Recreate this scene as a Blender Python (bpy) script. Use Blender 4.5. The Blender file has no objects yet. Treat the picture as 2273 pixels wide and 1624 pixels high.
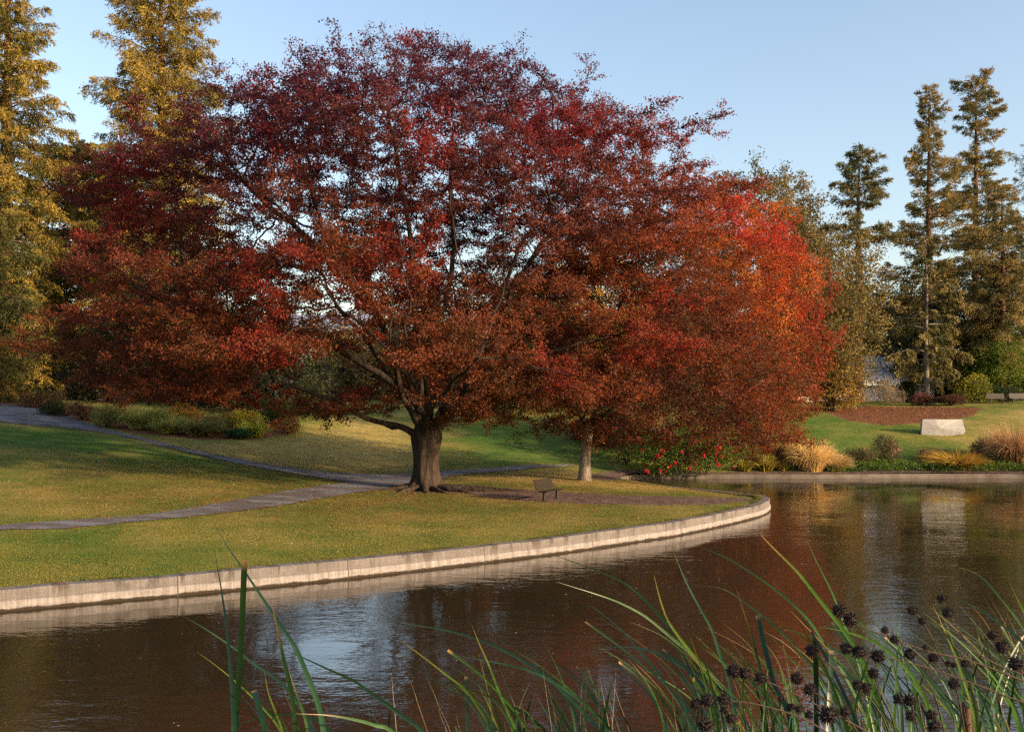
import bpy, math, numpy as np
from mathutils import Vector
from mathutils.geometry import delaunay_2d_cdt
rng = np.random.default_rng(7)
sc = bpy.context.scene
COL = sc.collection
FP, HX, HY, EYE = 2273.0, 1136.5, 890.0, 5.0      # focal length, principal column, horizon row (of a 2273 px wide print), eye height

# ------------------------------------------------------------------ helpers
def at(X, Y, d):
    return np.array([(X-HX)/FP*d, d, EYE-(Y-HY)/FP*d])
def tag(o, label=None, cat=None, group=None, kind=None):
    for k, v in (('label', label), ('category', cat), ('group', group), ('kind', kind)):
        if v: o[k] = v
    return o
def thing(name, label, cat, loc, group=None):
    o = bpy.data.objects.new(name, None); COL.objects.link(o)
    o.location = loc; o.empty_display_size = .3
    return tag(o, label, cat, group)
def mesh(name, V, F, mat, parent=None, smooth=False, tint=None, uv=None, extra=None):
    """V world points (n,3); F one (m,k) array or a list of such arrays; children are stored relative to their thing."""
    V = np.asarray(V, dtype=np.float64)
    base = np.array(parent_base(parent)) if parent else np.zeros(3)
    Fs = F if isinstance(F, list) and isinstance(F[0], np.ndarray) and F[0].ndim == 2 else [np.array(F)]
    Fs = [np.asarray(f, dtype=np.int32) for f in Fs if len(f)]
    me = bpy.data.meshes.new(name)
    me.vertices.add(len(V)); me.vertices.foreach_set('co', (V-base).astype(np.float32).ravel())
    loops = np.concatenate([f.ravel() for f in Fs])
    counts = np.concatenate([np.full(len(f), f.shape[1], dtype=np.int32) for f in Fs])
    starts = np.concatenate([[0], np.cumsum(counts)[:-1]]).astype(np.int32)
    me.loops.add(len(loops)); me.loops.foreach_set('vertex_index', loops)
    me.polygons.add(len(counts)); me.polygons.foreach_set('loop_start', starts)
    me.polygons.foreach_set('use_smooth', np.full(len(counts), bool(smooth)))
    if tint is not None:
        a = me.attributes.new('tint', 'FLOAT_COLOR', 'POINT')
        t = np.ones((len(V), 4), dtype=np.float32); t[:, :3] = tint; a.data.foreach_set('color', t.ravel())
    if extra:
        for k, v in extra.items():
            a = me.attributes.new(k, 'FLOAT', 'POINT'); a.data.foreach_set('value', np.asarray(v, dtype=np.float32))
    if uv is not None:
        l = me.uv_layers.new(name='UVMap'); l.data.foreach_set('uv', np.asarray(uv, dtype=np.float32)[loops].ravel())
    me.update(calc_edges=True); me.validate()
    if mat: me.materials.append(mat)
    o = bpy.data.objects.new(name, me); COL.objects.link(o)
    if parent: o.parent = parent
    return o
def parent_base(p):
    b = np.array(p.location)
    while p.parent:
        p = p.parent; b = b+np.array(p.location)
    return b
class MB:
    """Collects simple solids; build() links them as one mesh."""
    def __init__(s): s.V = []; s.Q = []; s.T = []; s.n = 0; s.C = []
    def add(s, V, Q=None, T=None, c=None):
        V = np.asarray(V, float)
        if Q is not None and len(Q): s.Q.append(np.asarray(Q)+s.n)
        if T is not None and len(T): s.T.append(np.asarray(T)+s.n)
        s.V.append(V); s.n += len(V)
        if c is not None: s.C.append(np.broadcast_to(np.asarray(c, float), (len(V), 3)))
    def box(s, c, size, R=None, bevel=.0):
        h = np.array(size)/2
        b = min(bevel, h.min()*.45)
        if b > 0:
            V = []
            for sx in (-1, 1):
                for sy in (-1, 1):
                    for sz in (-1, 1):
                        sg = np.array([sx, sy, sz])
                        for k in range(3):
                            p = h-b; p[k] = h[k]; V.append(sg*p)
            V = np.array(V)
            idx = lambda x, y, z, k: ((x*2+y)*2+z)*3+k
            Q, T = [], []
            for a in range(3):
                u, w = (a+1) % 3, (a+2) % 3
                for sd in (0, 1):
                    f = []
                    for (p, q) in ((0, 0), (1, 0), (1, 1), (0, 1)):
                        v = [0, 0, 0]; v[a] = sd; v[u] = p; v[w] = q; f.append(idx(*v, a))
                    Q.append(f if sd else f[::-1])
            for a in range(3):
                u, w = (a+1) % 3, (a+2) % 3
                for p in (0, 1):
                    for q in (0, 1):
                        v0 = [0, 0, 0]; v0[u] = p; v0[w] = q; v1 = list(v0); v1[a] = 1
                        f = [idx(*v0, u), idx(*v1, u), idx(*v1, w), idx(*v0, w)]
                        Q.append(f if (p+q) % 2 else f[::-1])
            for x in (0, 1):
                for y in (0, 1):
                    for z in (0, 1):
                        f = [idx(x, y, z, 0), idx(x, y, z, 1), idx(x, y, z, 2)]
                        T.append(f if (x+y+z) % 2 else f[::-1])
        else:
            V = np.array([[x, y, z] for x in (-1, 1) for y in (-1, 1) for z in (-1, 1)])*h
            Q = [[0, 1, 3, 2], [4, 6, 7, 5], [0, 4, 5, 1], [2, 3, 7, 6], [0, 2, 6, 4], [1, 5, 7, 3]]; T = None
        if R is not None: V = V@np.asarray(R).T
        s.add(V+np.array(c), Q, T)
    def tube(s, P, r, sides=6, c=None, cap=True):
        P = np.asarray(P, float); n = len(P); r = np.broadcast_to(np.asarray(r, float), (n,))
        V, Q = tube_arrays(P, r, sides)
        T = None
        if cap:
            V = np.vstack([V, P[0], P[-1]]); k = n*sides
            T = [[k, (j+1) % sides, j] for j in range(sides)]+[[k+1, (n-1)*sides+j, (n-1)*sides+(j+1) % sides] for j in range(sides)]
        s.add(V, Q, T, c)
    def build(s, name, mat, parent=None, smooth=False):
        F = []
        if s.Q: F.append(np.vstack(s.Q))
        if s.T: F.append(np.vstack(s.T))
        return mesh(name, np.vstack(s.V), F, mat, parent, smooth, tint=np.vstack(s.C) if s.C else None)
def unit(v): return v/np.maximum(np.linalg.norm(v, axis=-1, keepdims=True), 1e-9)
def frames(D):
    a = np.where(np.abs(D[:, 2:3]) < .9, np.array([[0, 0, 1.]]), np.array([[1., 0, 0]]))
    u = unit(np.cross(D, a)); return u, np.cross(D, u)
def tube_arrays(P, r, sides):
    n = len(P); D = unit(np.gradient(P, axis=0))
    u = unit(np.cross(D[0], [0, 0, 1.] if abs(D[0][2]) < .9 else [1., 0, 0])); V = np.zeros((n, sides, 3)); ang = np.arange(sides)*2*math.pi/sides
    for i in range(n):
        u = unit(u-D[i]*np.dot(u, D[i])); w = np.cross(D[i], u)
        V[i] = P[i]+r[i]*(np.cos(ang)[:, None]*u+np.sin(ang)[:, None]*w)
    i = np.arange(n-1)[:, None]*sides; j = np.arange(sides)[None]; j2 = (j+1) % sides
    Q = np.stack([i+j, i+j2, i+sides+j2, i+sides+j], -1).reshape(-1, 4)
    return V.reshape(-1, 3), Q
def sticks(P0, P1, r0, r1, sides):
    """many independent tapered sticks at once -> V, Q"""
    D = unit(P1-P0); u, w = frames(D); ang = np.arange(sides)*2*math.pi/sides
    ring = np.cos(ang)[None, :, None]*u[:, None]+np.sin(ang)[None, :, None]*w[:, None]
    V = np.concatenate([P0[:, None]+ring*r0[:, None, None], P1[:, None]+ring*r1[:, None, None]], 1)
    b = (np.arange(len(P0))*2*sides)[:, None]; j = np.arange(sides)[None]; j2 = (j+1) % sides
    Q = np.stack([b+j, b+j2, b+sides+j2, b+sides+j], -1).reshape(-1, 4)
    return V.reshape(-1, 3), Q
def leaf_arrays(P, A, L, W, fold=.12, side=None):
    """kite shaped leaves: base points P, axes A, lengths, widths -> V (4n), Q"""
    A = unit(A); n = len(P)
    S = rng.normal(size=(n, 3)) if side is None else side
    S = unit(S-A*np.sum(S*A, 1, keepdims=True)); N = np.cross(A, S)
    L = np.broadcast_to(L, (n,))[:, None]; W = np.broadcast_to(W, (n,))[:, None]
    V = np.stack([P, P+A*L*.45+S*W*.5+N*L*fold, P+A*L, P+A*L*.45-S*W*.5+N*L*fold], 1).reshape(-1, 3)
    return V, np.arange(4*n).reshape(-1, 4)
def vnoise(P, scale, seed=0):
    """smooth pseudo noise in 0..1 from a sum of turned sines"""
    r = np.random.default_rng(1000+seed); v = np.zeros(len(P))
    for k in range(6):
        w = r.normal(size=3)*(1.0+.5*k)/scale; v += np.sin(P@w+r.uniform(0, 6.28))/(1+.35*k)
    return np.clip(.5+v*.21, 0, 1)
def mixc(a, b, t):
    a = np.asarray(a, float); b = np.asarray(b, float); return a*(1-t[:, None])+b*t[:, None]
def jitter_col(c, amt=.25):
    n = len(c); return np.clip(c*np.exp(rng.normal(0, amt, (n, 1)))*np.exp(rng.normal(0, amt*.3, (n, 3))), 0.002, .9)
def curve(pts, n):
    """smooth polyline through the points"""
    P = np.asarray(pts, float); k = len(P)
    if k == 2: return P[0]+(P[1]-P[0])*np.linspace(0, 1, n)[:, None]
    E = np.vstack([2*P[0]-P[1], P, 2*P[-1]-P[-2]]); t = np.linspace(0, k-1, n); i = np.minimum(t.astype(int), k-2); f = (t-i)[:, None]
    a, b, c, d = E[i], E[i+1], E[i+2], E[i+3]
    return .5*((2*b)+(c-a)*f+(2*a-5*b+4*c-d)*f**2+(3*b-a-3*c+d)*f**3)

# ------------------------------------------------------------------ materials
def new_mat(name):
    m = bpy.data.materials.new(name); m.use_nodes = True
    nt = m.node_tree; b = nt.nodes['Principled BSDF']
    return m, nt, b
def N(nt, kind, **kw):
    n = nt.nodes.new(kind)
    for k, v in kw.items():
        if k in n.inputs.keys(): n.inputs[k].default_value = v
        else: setattr(n, k, v)
    return n
def ramp(nt, fac, stops):
    r = nt.nodes.new('ShaderNodeValToRGB'); e = r.color_ramp.elements
    while len(e) < len(stops): e.new(.5)
    for el, (p, c) in zip(e, stops):
        el.position = p; el.color = (*c, 1) if len(c) == 3 else c
    nt.links.new(fac, r.inputs['Fac']); return r.outputs['Color']
def mixn(nt, fac, a, b, mode='MIX'):
    m = nt.nodes.new('ShaderNodeMix'); m.data_type = 'RGBA'; m.blend_type = mode
    for sock, v in ((m.inputs['Factor'], fac), (m.inputs['A'], a), (m.inputs['B'], b)):
        if isinstance(v, bpy.types.NodeSocket): nt.links.new(v, sock)
        elif isinstance(v, (tuple, list)): sock.default_value = (*v, 1)
        else: sock.default_value = v
    return m.outputs['Result']
def mth(nt, op, a, b=None, c=None):
    m = nt.nodes.new('ShaderNodeMath'); m.operation = op
    for k, v in enumerate((a, b, c)):
        if v is None: continue
        if isinstance(v, bpy.types.NodeSocket): nt.links.new(v, m.inputs[k])
        else: m.inputs[k].default_value = v
    return m.outputs[0]
def noise(nt, vec, scale, detail=4, rough=.55, dist=0.):
    n = N(nt, 'ShaderNodeTexNoise', Scale=scale, Detail=detail, Roughness=rough, Distortion=dist)
    if vec is not None: nt.links.new(vec, n.inputs['Vector'])
    return n.outputs['Fac']
def bump(nt, b, h, strength, dist):
    n = N(nt, 'ShaderNodeBump', Strength=strength, Distance=dist); nt.links.new(h, n.inputs['Height']); nt.links.new(n.outputs['Normal'], b.inputs['Normal'])
def objco(nt, sx=1, sy=1, sz=1):
    t = nt.nodes.new('ShaderNodeTexCoord'); m = nt.nodes.new('ShaderNodeMapping'); m.inputs['Scale'].default_value = (sx, sy, sz)
    nt.links.new(t.outputs['Object'], m.inputs['Vector']); return m.outputs['Vector']
def leaf_mat(name, trans=.3, rough=.55, spec=.25):
    m, nt, b = new_mat(name)
    a = N(nt, 'ShaderNodeAttribute', attribute_name='tint')
    nt.links.new(a.outputs['Color'], b.inputs['Base Color']); b.inputs['Roughness'].default_value = rough; b.inputs['Specular IOR Level'].default_value = spec
    t = nt.nodes.new('ShaderNodeBsdfTranslucent'); nt.links.new(a.outputs['Color'], t.inputs['Color'])
    mx = nt.nodes.new('ShaderNodeMixShader'); mx.inputs[0].default_value = trans
    nt.links.new(b.outputs[0], mx.inputs[1]); nt.links.new(t.outputs[0], mx.inputs[2]); nt.links.new(mx.outputs[0], nt.nodes['Material Output'].inputs['Surface'])
    return m
def bark_mat(name, c1, c2, sc_=3.):
    m, nt, b = new_mat(name); v = objco(nt, sc_, sc_, sc_*.22)
    f = noise(nt, v, 2.2, 6, .65); g = noise(nt, objco(nt), .7, 3)
    c = ramp(nt, f, [(.32, c1), (.68, c2)]); c = mixn(nt, mth(nt, 'MULTIPLY', g, .5), c, tuple(x*.55 for x in c1))
    nt.links.new(c, b.inputs['Base Color']); b.inputs['Roughness'].default_value = .9; b.inputs['Specular IOR Level'].default_value = .15
    bump(nt, b, f, 1., .12); return m
def plain(name, c, rough=.7, var=.25, scale=4., spec=.3, metal=0.):
    m, nt, b = new_mat(name); f = noise(nt, objco(nt), scale, 5, .6)
    nt.links.new(ramp(nt, f, [(.25, tuple(x*(1-var) for x in c)), (.75, tuple(min(1, x*(1+var)) for x in c))]), b.inputs['Base Color'])
    b.inputs['Roughness'].default_value = rough; b.inputs['Specular IOR Level'].default_value = spec; b.inputs['Metallic'].default_value = metal
    bump(nt, b, noise(nt, objco(nt), scale*8, 4, .6), .25, .01); return m
M_LEAF = leaf_mat('broad leaf', .5); M_NEEDLE = leaf_mat('needle spray', .3, .6, .2); M_BLADE = leaf_mat('reed blade', .2, .38, .4); M_DRY = leaf_mat('dry grass', .25, .7, .15); M_TURF = leaf_mat('turf', .5, .8, .05)
M_BARK = bark_mat('grey brown bark', (.018, .013, .011), (.075, .055, .042), 2.2); M_BARK_RED = bark_mat('red brown bark', (.06, .032, .02), (.20, .11, .07)); M_BARK_PALE = bark_mat('pale bark', (.12, .10, .085), (.34, .29, .24)); M_BRANCH = bark_mat('branch bark', (.016, .012, .011), (.06, .046, .038))
# ------------------------------------------------------------------ terrain
def tps_fit(P, z, reg=.02):
    n = len(P); r = np.linalg.norm(P[:, None]-P[None], axis=2); K = np.where(r > 0, r*r*np.log(r+1e-9), 0)+np.eye(n)*reg
    A = np.zeros((n+3, n+3)); A[:n, :n] = K; A[:n, n] = 1; A[:n, n+1:] = P; A[n, :n] = 1; A[n+1:, :n] = P.T
    return np.linalg.solve(A, np.concatenate([z, [0, 0, 0]]))
WALL_TOP = .5
wall_px = [(-150, 1323), (0, 1311), (240, 1291), (480, 1271), (799, 1242), (1075, 1213), (1250, 1193), (1400, 1173), (1500, 1159), (1600, 1140), (1660, 1127), (1690, 1119), (1706, 1111), (1708, 1105), (1695, 1099), (1660, 1096), (1600, 1090), (1500, 1080), (1420, 1069), (1365, 1060)]
shore = [at(X, Y, FP*(EYE-WALL_TOP)/(Y-HY))[:2] for X, Y in wall_px]
shore = [np.array([-33., 12.2])+(shore[0]-np.array([-33., 12.2]))*t for t in np.linspace(0, 1, 14)[:-1]]+shore
pen_line = curve(np.array(shore), 420)                               # top outer edge of the pond wall
d = np.linalg.norm(np.diff(pen_line, axis=0), axis=1); s = np.concatenate([[0], np.cumsum(d)])
pen_line = np.stack([np.interp(np.arange(0, s[-1], .35), s, pen_line[:, k]) for k in (0, 1)], 1)
far_pts = np.array([pen_line[-1], [7.4, 65.2], [9.5, 66.2], [14, 66.4], [20, 66.2], [28, 66.6], [36, 66.3], [48, 65.5], [60, 63]])
far_line = curve(far_pts, 170)
near_pts = np.array([[68, 40], [60, 15], [34, 11.6], [15, 11.3], [0, 11.6], [-14, 11.2], [-33, 11.4]])
near_line = curve(near_pts, 150)
POND = np.vstack([pen_line, far_line[1:], near_line])
def inside(P, poly):
    x, y = P[:, 0], P[:, 1]; r = np.zeros(len(P), bool); j = len(poly)-1
    for i in range(len(poly)):
        (xi, yi), (xj, yj) = poly[i], poly[j]
        c = ((yi > y) != (yj > y)); r ^= c & (x < (xj-xi)*(y-yi)/(yj-yi+1e-12)+xi); j = i
    return r
ctrl = []
def cp(X, Y, d): p = at(X, Y, d); ctrl.append(p)
for X, Y, d in [(0, 1175, 32.5), (-200, 1190, 30), (400, 1135, 39.5), (700, 1090, 47), (850, 1062, 54), (0, 1060, 45), (300, 1050, 48), (-200, 1060, 44), (0, 960, 62), (0, 925, 67), (0, 900, 72), (-200, 900, 70), (300, 975, 60), (500, 1015, 57), (650, 1045, 54.5),
                (450, 968, 67), (600, 966, 67), (650, 930, 74), (800, 960, 75), (800, 1040, 60), (1000, 1040, 60), (1000, 935, 80), (1100, 930, 83), (1180, 1031, 61), (1200, 905, 93), (1000, 1047, 58), (1270, 1033, 61.5), (945, 1085, 49), (1220, 1112, 45), (1297, 1062, 54.2), (1400, 1066, 55.5),
                (1750, 962, 76), (1750, 915, 86), (2090, 965, 76), (2150, 906, 88), (1900, 906, 90), (1900, 990, 72), (2000, 930, 82), (2270, 899, 88), (2260, 960, 76), (2050, 1000, 71), (1500, 960, 76), (1500, 920, 88)]: cp(X, Y, d)
for p in ((-45, 30, 1.6), (-60, 60, 4.6), (-60, 90, 5), (66, 80, 3.4), (70, 95, 4.8), (50, 112, 5), (0, 112, 5), (-40, 112, 5.2), (-15, 100, 5), (20, 105, 4.9), (-40, 16, .8)): ctrl.append(np.array(p))
for p in pen_line[::9]: ctrl.append(np.array([*p, WALL_TOP-.03]))
for p in far_line[12::9]: ctrl.append(np.array([*p, .27]))
CT = np.array(ctrl); TW = tps_fit(CT[:, :2]/50, CT[:, 2])
def hgt(P):
    P = np.atleast_2d(np.asarray(P, float))[:, :2]; out = np.empty(len(P))
    for k in range(0, len(P), 20000):
        q = P[k:k+20000]/50; r = np.linalg.norm(q[:, None]-CT[None, :, :2]/50, axis=2)
        out[k:k+20000] = np.where(r > 0, r*r*np.log(r+1e-9), 0)@TW[:-3]+TW[-3]+q@TW[-2:]
    out = np.clip(out, .24, 6.5); x, y = P[:, 0], P[:, 1]
    far = np.clip(np.maximum((np.abs(x)-58)/25, (y-105)/25), 0, 1); far = far*far*(3-2*far); out = out*(1-far)+5.0*far
    nb = np.clip(3.38-.285*y, -.15, 3.38); w = np.clip((13.5-y)/1.5, 0, 1)
    w = np.where(y < 13.5, w, 0); out = out*(1-w)+nb*w
    return out
def hz(x, y): return float(hgt([[x, y]])[0])
def ground_at(X, Y, d0=14, d1=170):
    dd = np.arange(d0, d1, .25); P = np.stack([at(X, Y, d) for d in dd]); below = P[:, 2] <= hgt(P)
    below &= ~inside(P, POND)
    i = int(np.argmax(below)) if below.any() else len(dd)-1
    p = P[i]; p[2] = hz(p[0], p[1]); return p
def base_at(X, d):
    x = (X-HX)/FP*d; return np.array([x, d, hz(x, d)])

def cdt(poly_list, pts, keep):
    verts = []; edges = []
    for poly in poly_list:
        k = len(verts); verts += [Vector((float(p[0]), float(p[1]))) for p in poly]; edges += [(k+i, k+(i+1) % len(poly)) for i in range(len(poly))]
    verts += [Vector((float(p[0]), float(p[1]))) for p in pts]
    V, E, F, *_ = delaunay_2d_cdt(verts, edges, [], 0, 1e-5)
    V = np.array([(v.x, v.y) for v in V]); F = np.array([f for f in F if len(f) == 3])
    c = V[F].mean(1); F = F[keep(c)]
    a = V[F]; cr = (a[:, 1, 0]-a[:, 0, 0])*(a[:, 2, 1]-a[:, 0, 1])-(a[:, 1, 1]-a[:, 0, 1])*(a[:, 2, 0]-a[:, 0, 0])
    F[cr < 0] = F[cr < 0][:, ::-1]
    return V, F
def grid(x0, x1, y0, y1, st, jit=.3):
    g = np.stack(np.meshgrid(np.arange(x0, x1, st), np.arange(y0, y1, st)), -1).reshape(-1, 2); return g+rng.uniform(-jit, jit, g.shape)*st
# land: one sheet out past the trees, with the pond cut out
outer = np.array([[-400, -60], [400, -60], [400, 700], [-400, 700]], float)
fine = grid(-42, 44, 11, 96, .75); mid = grid(-75, 85, -8, 150, 4.); coarse = grid(-380, 380, -50, 680, 45.)
mid = mid[~((np.abs(mid[:, 0]-1) < 43.5) & (mid[:, 1] > 10.5) & (mid[:, 1] < 96.5))]; coarse = coarse[~((coarse[:, 0] > -77) & (coarse[:, 0] < 87) & (coarse[:, 1] < 152))]
pts = np.vstack([fine, mid, coarse])
def dist_line(P, L):
    out = np.full(len(P), 1e9)
    for k in range(0, len(L), 1): out = np.minimum(out, np.hypot(P[:, 0]-L[k, 0], P[:, 1]-L[k, 1]))
    return out
pts = pts[dist_line(pts, POND) > .18]; pts = pts[~inside(pts, POND)]
LV, LF = cdt([outer, POND], pts, lambda c: ~inside(c, POND))
LZ = hgt(LV); LP = np.column_stack([LV, LZ])
def blob(P, px, soft=1.0):
    """0..1 falloff inside a ground polygon given as picture rows/columns projected on the land"""
    poly = np.array([ground_at(X, Y)[:2] for X, Y in px]); ins = inside(P, poly)
    dense = np.vstack([poly[i]+(poly[(i+1) % len(poly)]-poly[i])*t for i in range(len(poly)) for t in np.linspace(0, 1, 10)[:-1]])
    dd = dist_line(P, dense); sd = np.where(ins, dd, -dd); return np.clip(.5+sd/(2*soft), 0, 1)
trunk_a = base_at(945, 49.); trunk_b = base_at(1297, 54.2)
r_a = np.hypot(LV[:, 0]-trunk_a[0], (LV[:, 1]-trunk_a[1]))
dirt = np.clip(1.0-r_a/3.2, 0, 1)
dirt = np.maximum(dirt, blob(LV, [(1000, 1086), (1080, 1082), (1200, 1088), (1330, 1096), (1480, 1102), (1600, 1103), (1668, 1106), (1668, 1113), (1600, 1119), (1480, 1121), (1300, 1119), (1150, 1112), (1040, 1100)], .9)*.95)
dirt = np.maximum(dirt, blob(LV, [(1310, 1050), (1340, 1042), (1420, 1058), (1430, 1070), (1360, 1066), (1300, 1062)], .8)*.8)
dirt = np.maximum(dirt, np.clip(1-dist_line(LV, pen_line[:int(len(pen_line)*.9)])/.45, 0, 1)*.7)
dirt = np.maximum(dirt, np.clip(1.3-dist_line(LV, far_line)/.9, 0, 1))
mulch = np.maximum(blob(LV, [(1770, 905), (1900, 902), (2160, 904), (2180, 908), (2150, 925), (2060, 938), (1960, 944), (1880, 934), (1840, 918)], .5), 0)
mulch = np.maximum(mulch, blob(LV, [(205, 940), (300, 962), (430, 975), (560, 976), (660, 960), (600, 930), (300, 915), (100, 895), (-100, 885), (-100, 892), (60, 902)], .8))
litter = np.clip(1.1-np.hypot((LV[:, 0]-trunk_a[0]-1)/19, (LV[:, 1]-trunk_a[1]+3)/13), 0, 1)
litter = np.maximum(litter, np.clip(1-np.hypot((LV[:, 0]+14)/9, (LV[:, 1]-42)/7), 0, 1)*.9)
litter = np.maximum(litter, np.clip(1-np.hypot((LV[:, 0]-trunk_b[0])/8, (LV[:, 1]-trunk_b[1])/6), 0, 1)*.8)
lush_shaded = np.maximum(np.clip((LV[:, 0]-14)/6, 0, 1)*np.clip((30-LV[:, 0])/8, 0, 1)*(LV[:, 1] > 60), blob(LV, [(-50, 943), (200, 962), (420, 1008), (600, 1046), (740, 1068), (690, 1078), (500, 1052), (300, 1010), (-50, 985)], 1.5))
lush_shaded = np.maximum(lush_shaded, blob(LV, [(1010, 935), (1160, 930), (1300, 990), (1300, 1028), (1080, 1036)], 2.)*.9)  # shaded side of the hill, its shade put into a darker green
lush_shaded = np.maximum(lush_shaded, blob(LV, [(-50, 1184), (240, 1172), (300, 1180), (200, 1200), (-50, 1215)], .6)*.7)
straw = blob(LV, [(300, 980), (640, 975), (760, 925), (900, 940), (940, 1000), (900, 1045), (600, 1030), (420, 1000)], 2.)*.9  # sunlit hill, its sunlight put into a pale straw grass colour
straw = np.maximum(straw, blob(LV, [(1000, 1062), (1180, 1048), (1290, 1042), (1420, 1072), (1560, 1090), (1400, 1088), (1150, 1070)], 1.2))  # sunlit strip right of the trunk, coloured as amber straw
straw = np.maximum(straw, blob(LV, [(2130, 960), (2200, 915), (2400, 905), (2400, 1000), (2160, 1000)], 2)*.45)

m, nt, b = new_mat('park lawn'); M_LAWN = m
v = objco(nt)
A = lambda n: N(nt, 'ShaderNodeAttribute', attribute_name=n).outputs['Fac']
n1 = noise(nt, v, .35, 5, .6); n2 = noise(nt, v, 2.2, 5, .7); n3 = noise(nt, v, 14., 4, .7); n4 = noise(nt, objco(nt, 1, 1.6, 1), .9, 6, .65)
grass = ramp(nt, n1, [(.36, (.062, .115, .018)), (.5, (.14, .150, .032)), (.64, (.245, .20, .058))])
grass = mixn(nt, mth(nt, 'MULTIPLY', n3, .4), grass, (.06, .072, .015))
lushc = ramp(nt, n4, [(.3, (.030, .085, .010)), (.5, (.055, .12, .018)), (.72, (.105, .165, .035))])
straw_sunlit_c = ramp(nt, n4, [(.3, (.24, .19, .055)), (.7, (.47, .34, .12))])  # straw grass, lightened to carry the sunlight on the hill
grass = mixn(nt, mth(nt, 'MULTIPLY', A('lush_shaded'), .85), grass, lushc)
grass = mixn(nt, mth(nt, 'MULTIPLY', A('straw'), ramp(nt, n2, [(.3, (.45,)*3), (.65, (1.,)*3)])), grass, straw_sunlit_c)
lf = mth(nt, 'MULTIPLY', A('litter'), ramp(nt, n2, [(.42, (0,)*3), (.62, (1.,)*3)]))
grass = mixn(nt, mth(nt, 'MULTIPLY', lf, .75), grass, ramp(nt, n3, [(.3, (.06, .028, .012)), (.7, (.17, .075, .03))]))
df = ramp(nt, mth(nt, 'ADD', A('dirt'), mth(nt, 'MULTIPLY', mth(nt, 'SUBTRACT', n4, .5), .9)), [(.38, (0,)*3), (.62, (1.,)*3)])
dc = ramp(nt, n2, [(.3, (.055, .035, .03)), (.7, (.16, .115, .10))])
grass = mixn(nt, df, grass, dc)
mf = ramp(nt, mth(nt, 'ADD', A('mulch'), mth(nt, 'MULTIPLY', mth(nt, 'SUBTRACT', n4, .5), 1.3)), [(.4, (0,)*3), (.58, (1.,)*3)])
grass = mixn(nt, mf, grass, ramp(nt, n3, [(.25, (.035, .018, .012)), (.5, (.13, .06, .035)), (.7, (.36, .17, .07))]))
nt.links.new(grass, b.inputs['Base Color']); b.inputs['Roughness'].default_value = .95; b.inputs['Specular IOR Level'].default_value = .08
bump(nt, b, mth(nt, 'ADD', noise(nt, v, 30., 3, .7), mth(nt, 'MULTIPLY', n2, 2.)), .7, .05)
tag(mesh('lawn_ground', LP, LF, M_LAWN, smooth=True, extra={'dirt': dirt, 'mulch': mulch, 'litter': litter, 'lush_shaded': lush_shaded, 'straw': straw}), kind='structure')

# ---- paths
up = [(-300, 880), (0, 897), (70, 905), (150, 925), (250, 957), (330, 975), (420, 998), (520, 1018), (620, 1035), (700, 1046), (790, 1052), (860, 1053), (920, 1052), (980, 1046), (1100, 1039), (1275, 1031)]
dn = [(1275, 1034.5), (1150, 1044), (1050, 1051), (990, 1059), (965, 1072), (920, 1079), (880, 1083), (780, 1096), (680, 1113), (560, 1132), (420, 1148), (300, 1160), (150, 1174), (0, 1180), (-300, 1184), (-300, 1172), (0, 1168), (150, 1158), (300, 1147), (440, 1127), (580, 1100), (690, 1082), (775, 1071), (720, 1062), (640, 1050), (540, 1032), (440, 1010), (340, 985), (250, 964), (150, 951), (0, 938), (-300, 925)]
pp = [ground_at(X, Y)[:2] for X, Y in up+dn]; pb = []
for i in range(len(pp)):
    a, c = pp[i], pp[(i+1) % len(pp)]; k = max(2, int(np.linalg.norm(c-a)/.4))
    for t in np.linspace(0, 1, k, endpoint=False): pb.append(a+(c-a)*t+rng.normal(0, .035, 2))
PATH = np.array(pb)
g = grid(PATH[:, 0].min(), PATH[:, 0].max(), PATH[:, 1].min(), PATH[:, 1].max(), .7); g = g[inside(g, PATH)]; g = g[dist_line(g, PATH) > .2]
PV, PF = cdt([PATH], g, lambda c: inside(c, PATH))
m, nt, b = new_mat('asphalt path'); v = objco(nt)
n1 = noise(nt, v, 60., 3, .8); n2 = noise(nt, objco(nt, .5, 1.2, 1), .8, 5, .65)
c = ramp(nt, n1, [(.25, (.075, .080, .098)), (.6, (.145, .148, .172)), (.8, (.27, .265, .285))]); c = mixn(nt, ramp(nt, n2, [(.45, (0,)*3), (.55, (.8,)*3)]), c, (.062, .046, .043))
nt.links.new(c, b.inputs['Base Color']); b.inputs['Roughness'].default_value = .8; b.inputs['Specular IOR Level'].default_value = .35; bump(nt, b, n1, .5, .02)
tag(mesh('path', np.column_stack([PV, hgt(PV)+.03]), PF, m, smooth=True), kind='structure')

# ---- water
m, nt, b = new_mat('pond water'); v = objco(nt)
b.inputs['Base Color'].default_value = (.024, .019, .010, 1); b.inputs['Roughness'].default_value = .03; b.inputs['IOR'].default_value = 2.35; b.inputs['Specular IOR Level'].default_value = .6
w1 = noise(nt, objco(nt, .8, 1.3, 1), 2.0, 3, .5, .3); w2 = noise(nt, objco(nt, .9, 1.6, 1), 6.5, 2, .5); w3 = noise(nt, v, .22, 2)
h = mth(nt, 'ADD', mth(nt, 'MULTIPLY', w1, 1.), mth(nt, 'MULTIPLY', w2, .28)); h = mth(nt, 'MULTIPLY', h, ramp(nt, w3, [(.38, (.22,)*3), (.60, (1.25,)*3)]))
bump(nt, b, h, .11, .12)
tag(mesh('pond_water', [[-60, 8, 0], [90, 8, 0], [90, 75, 0], [-60, 75, 0]], [[0, 1, 2, 3]], m), kind='structure')
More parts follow.
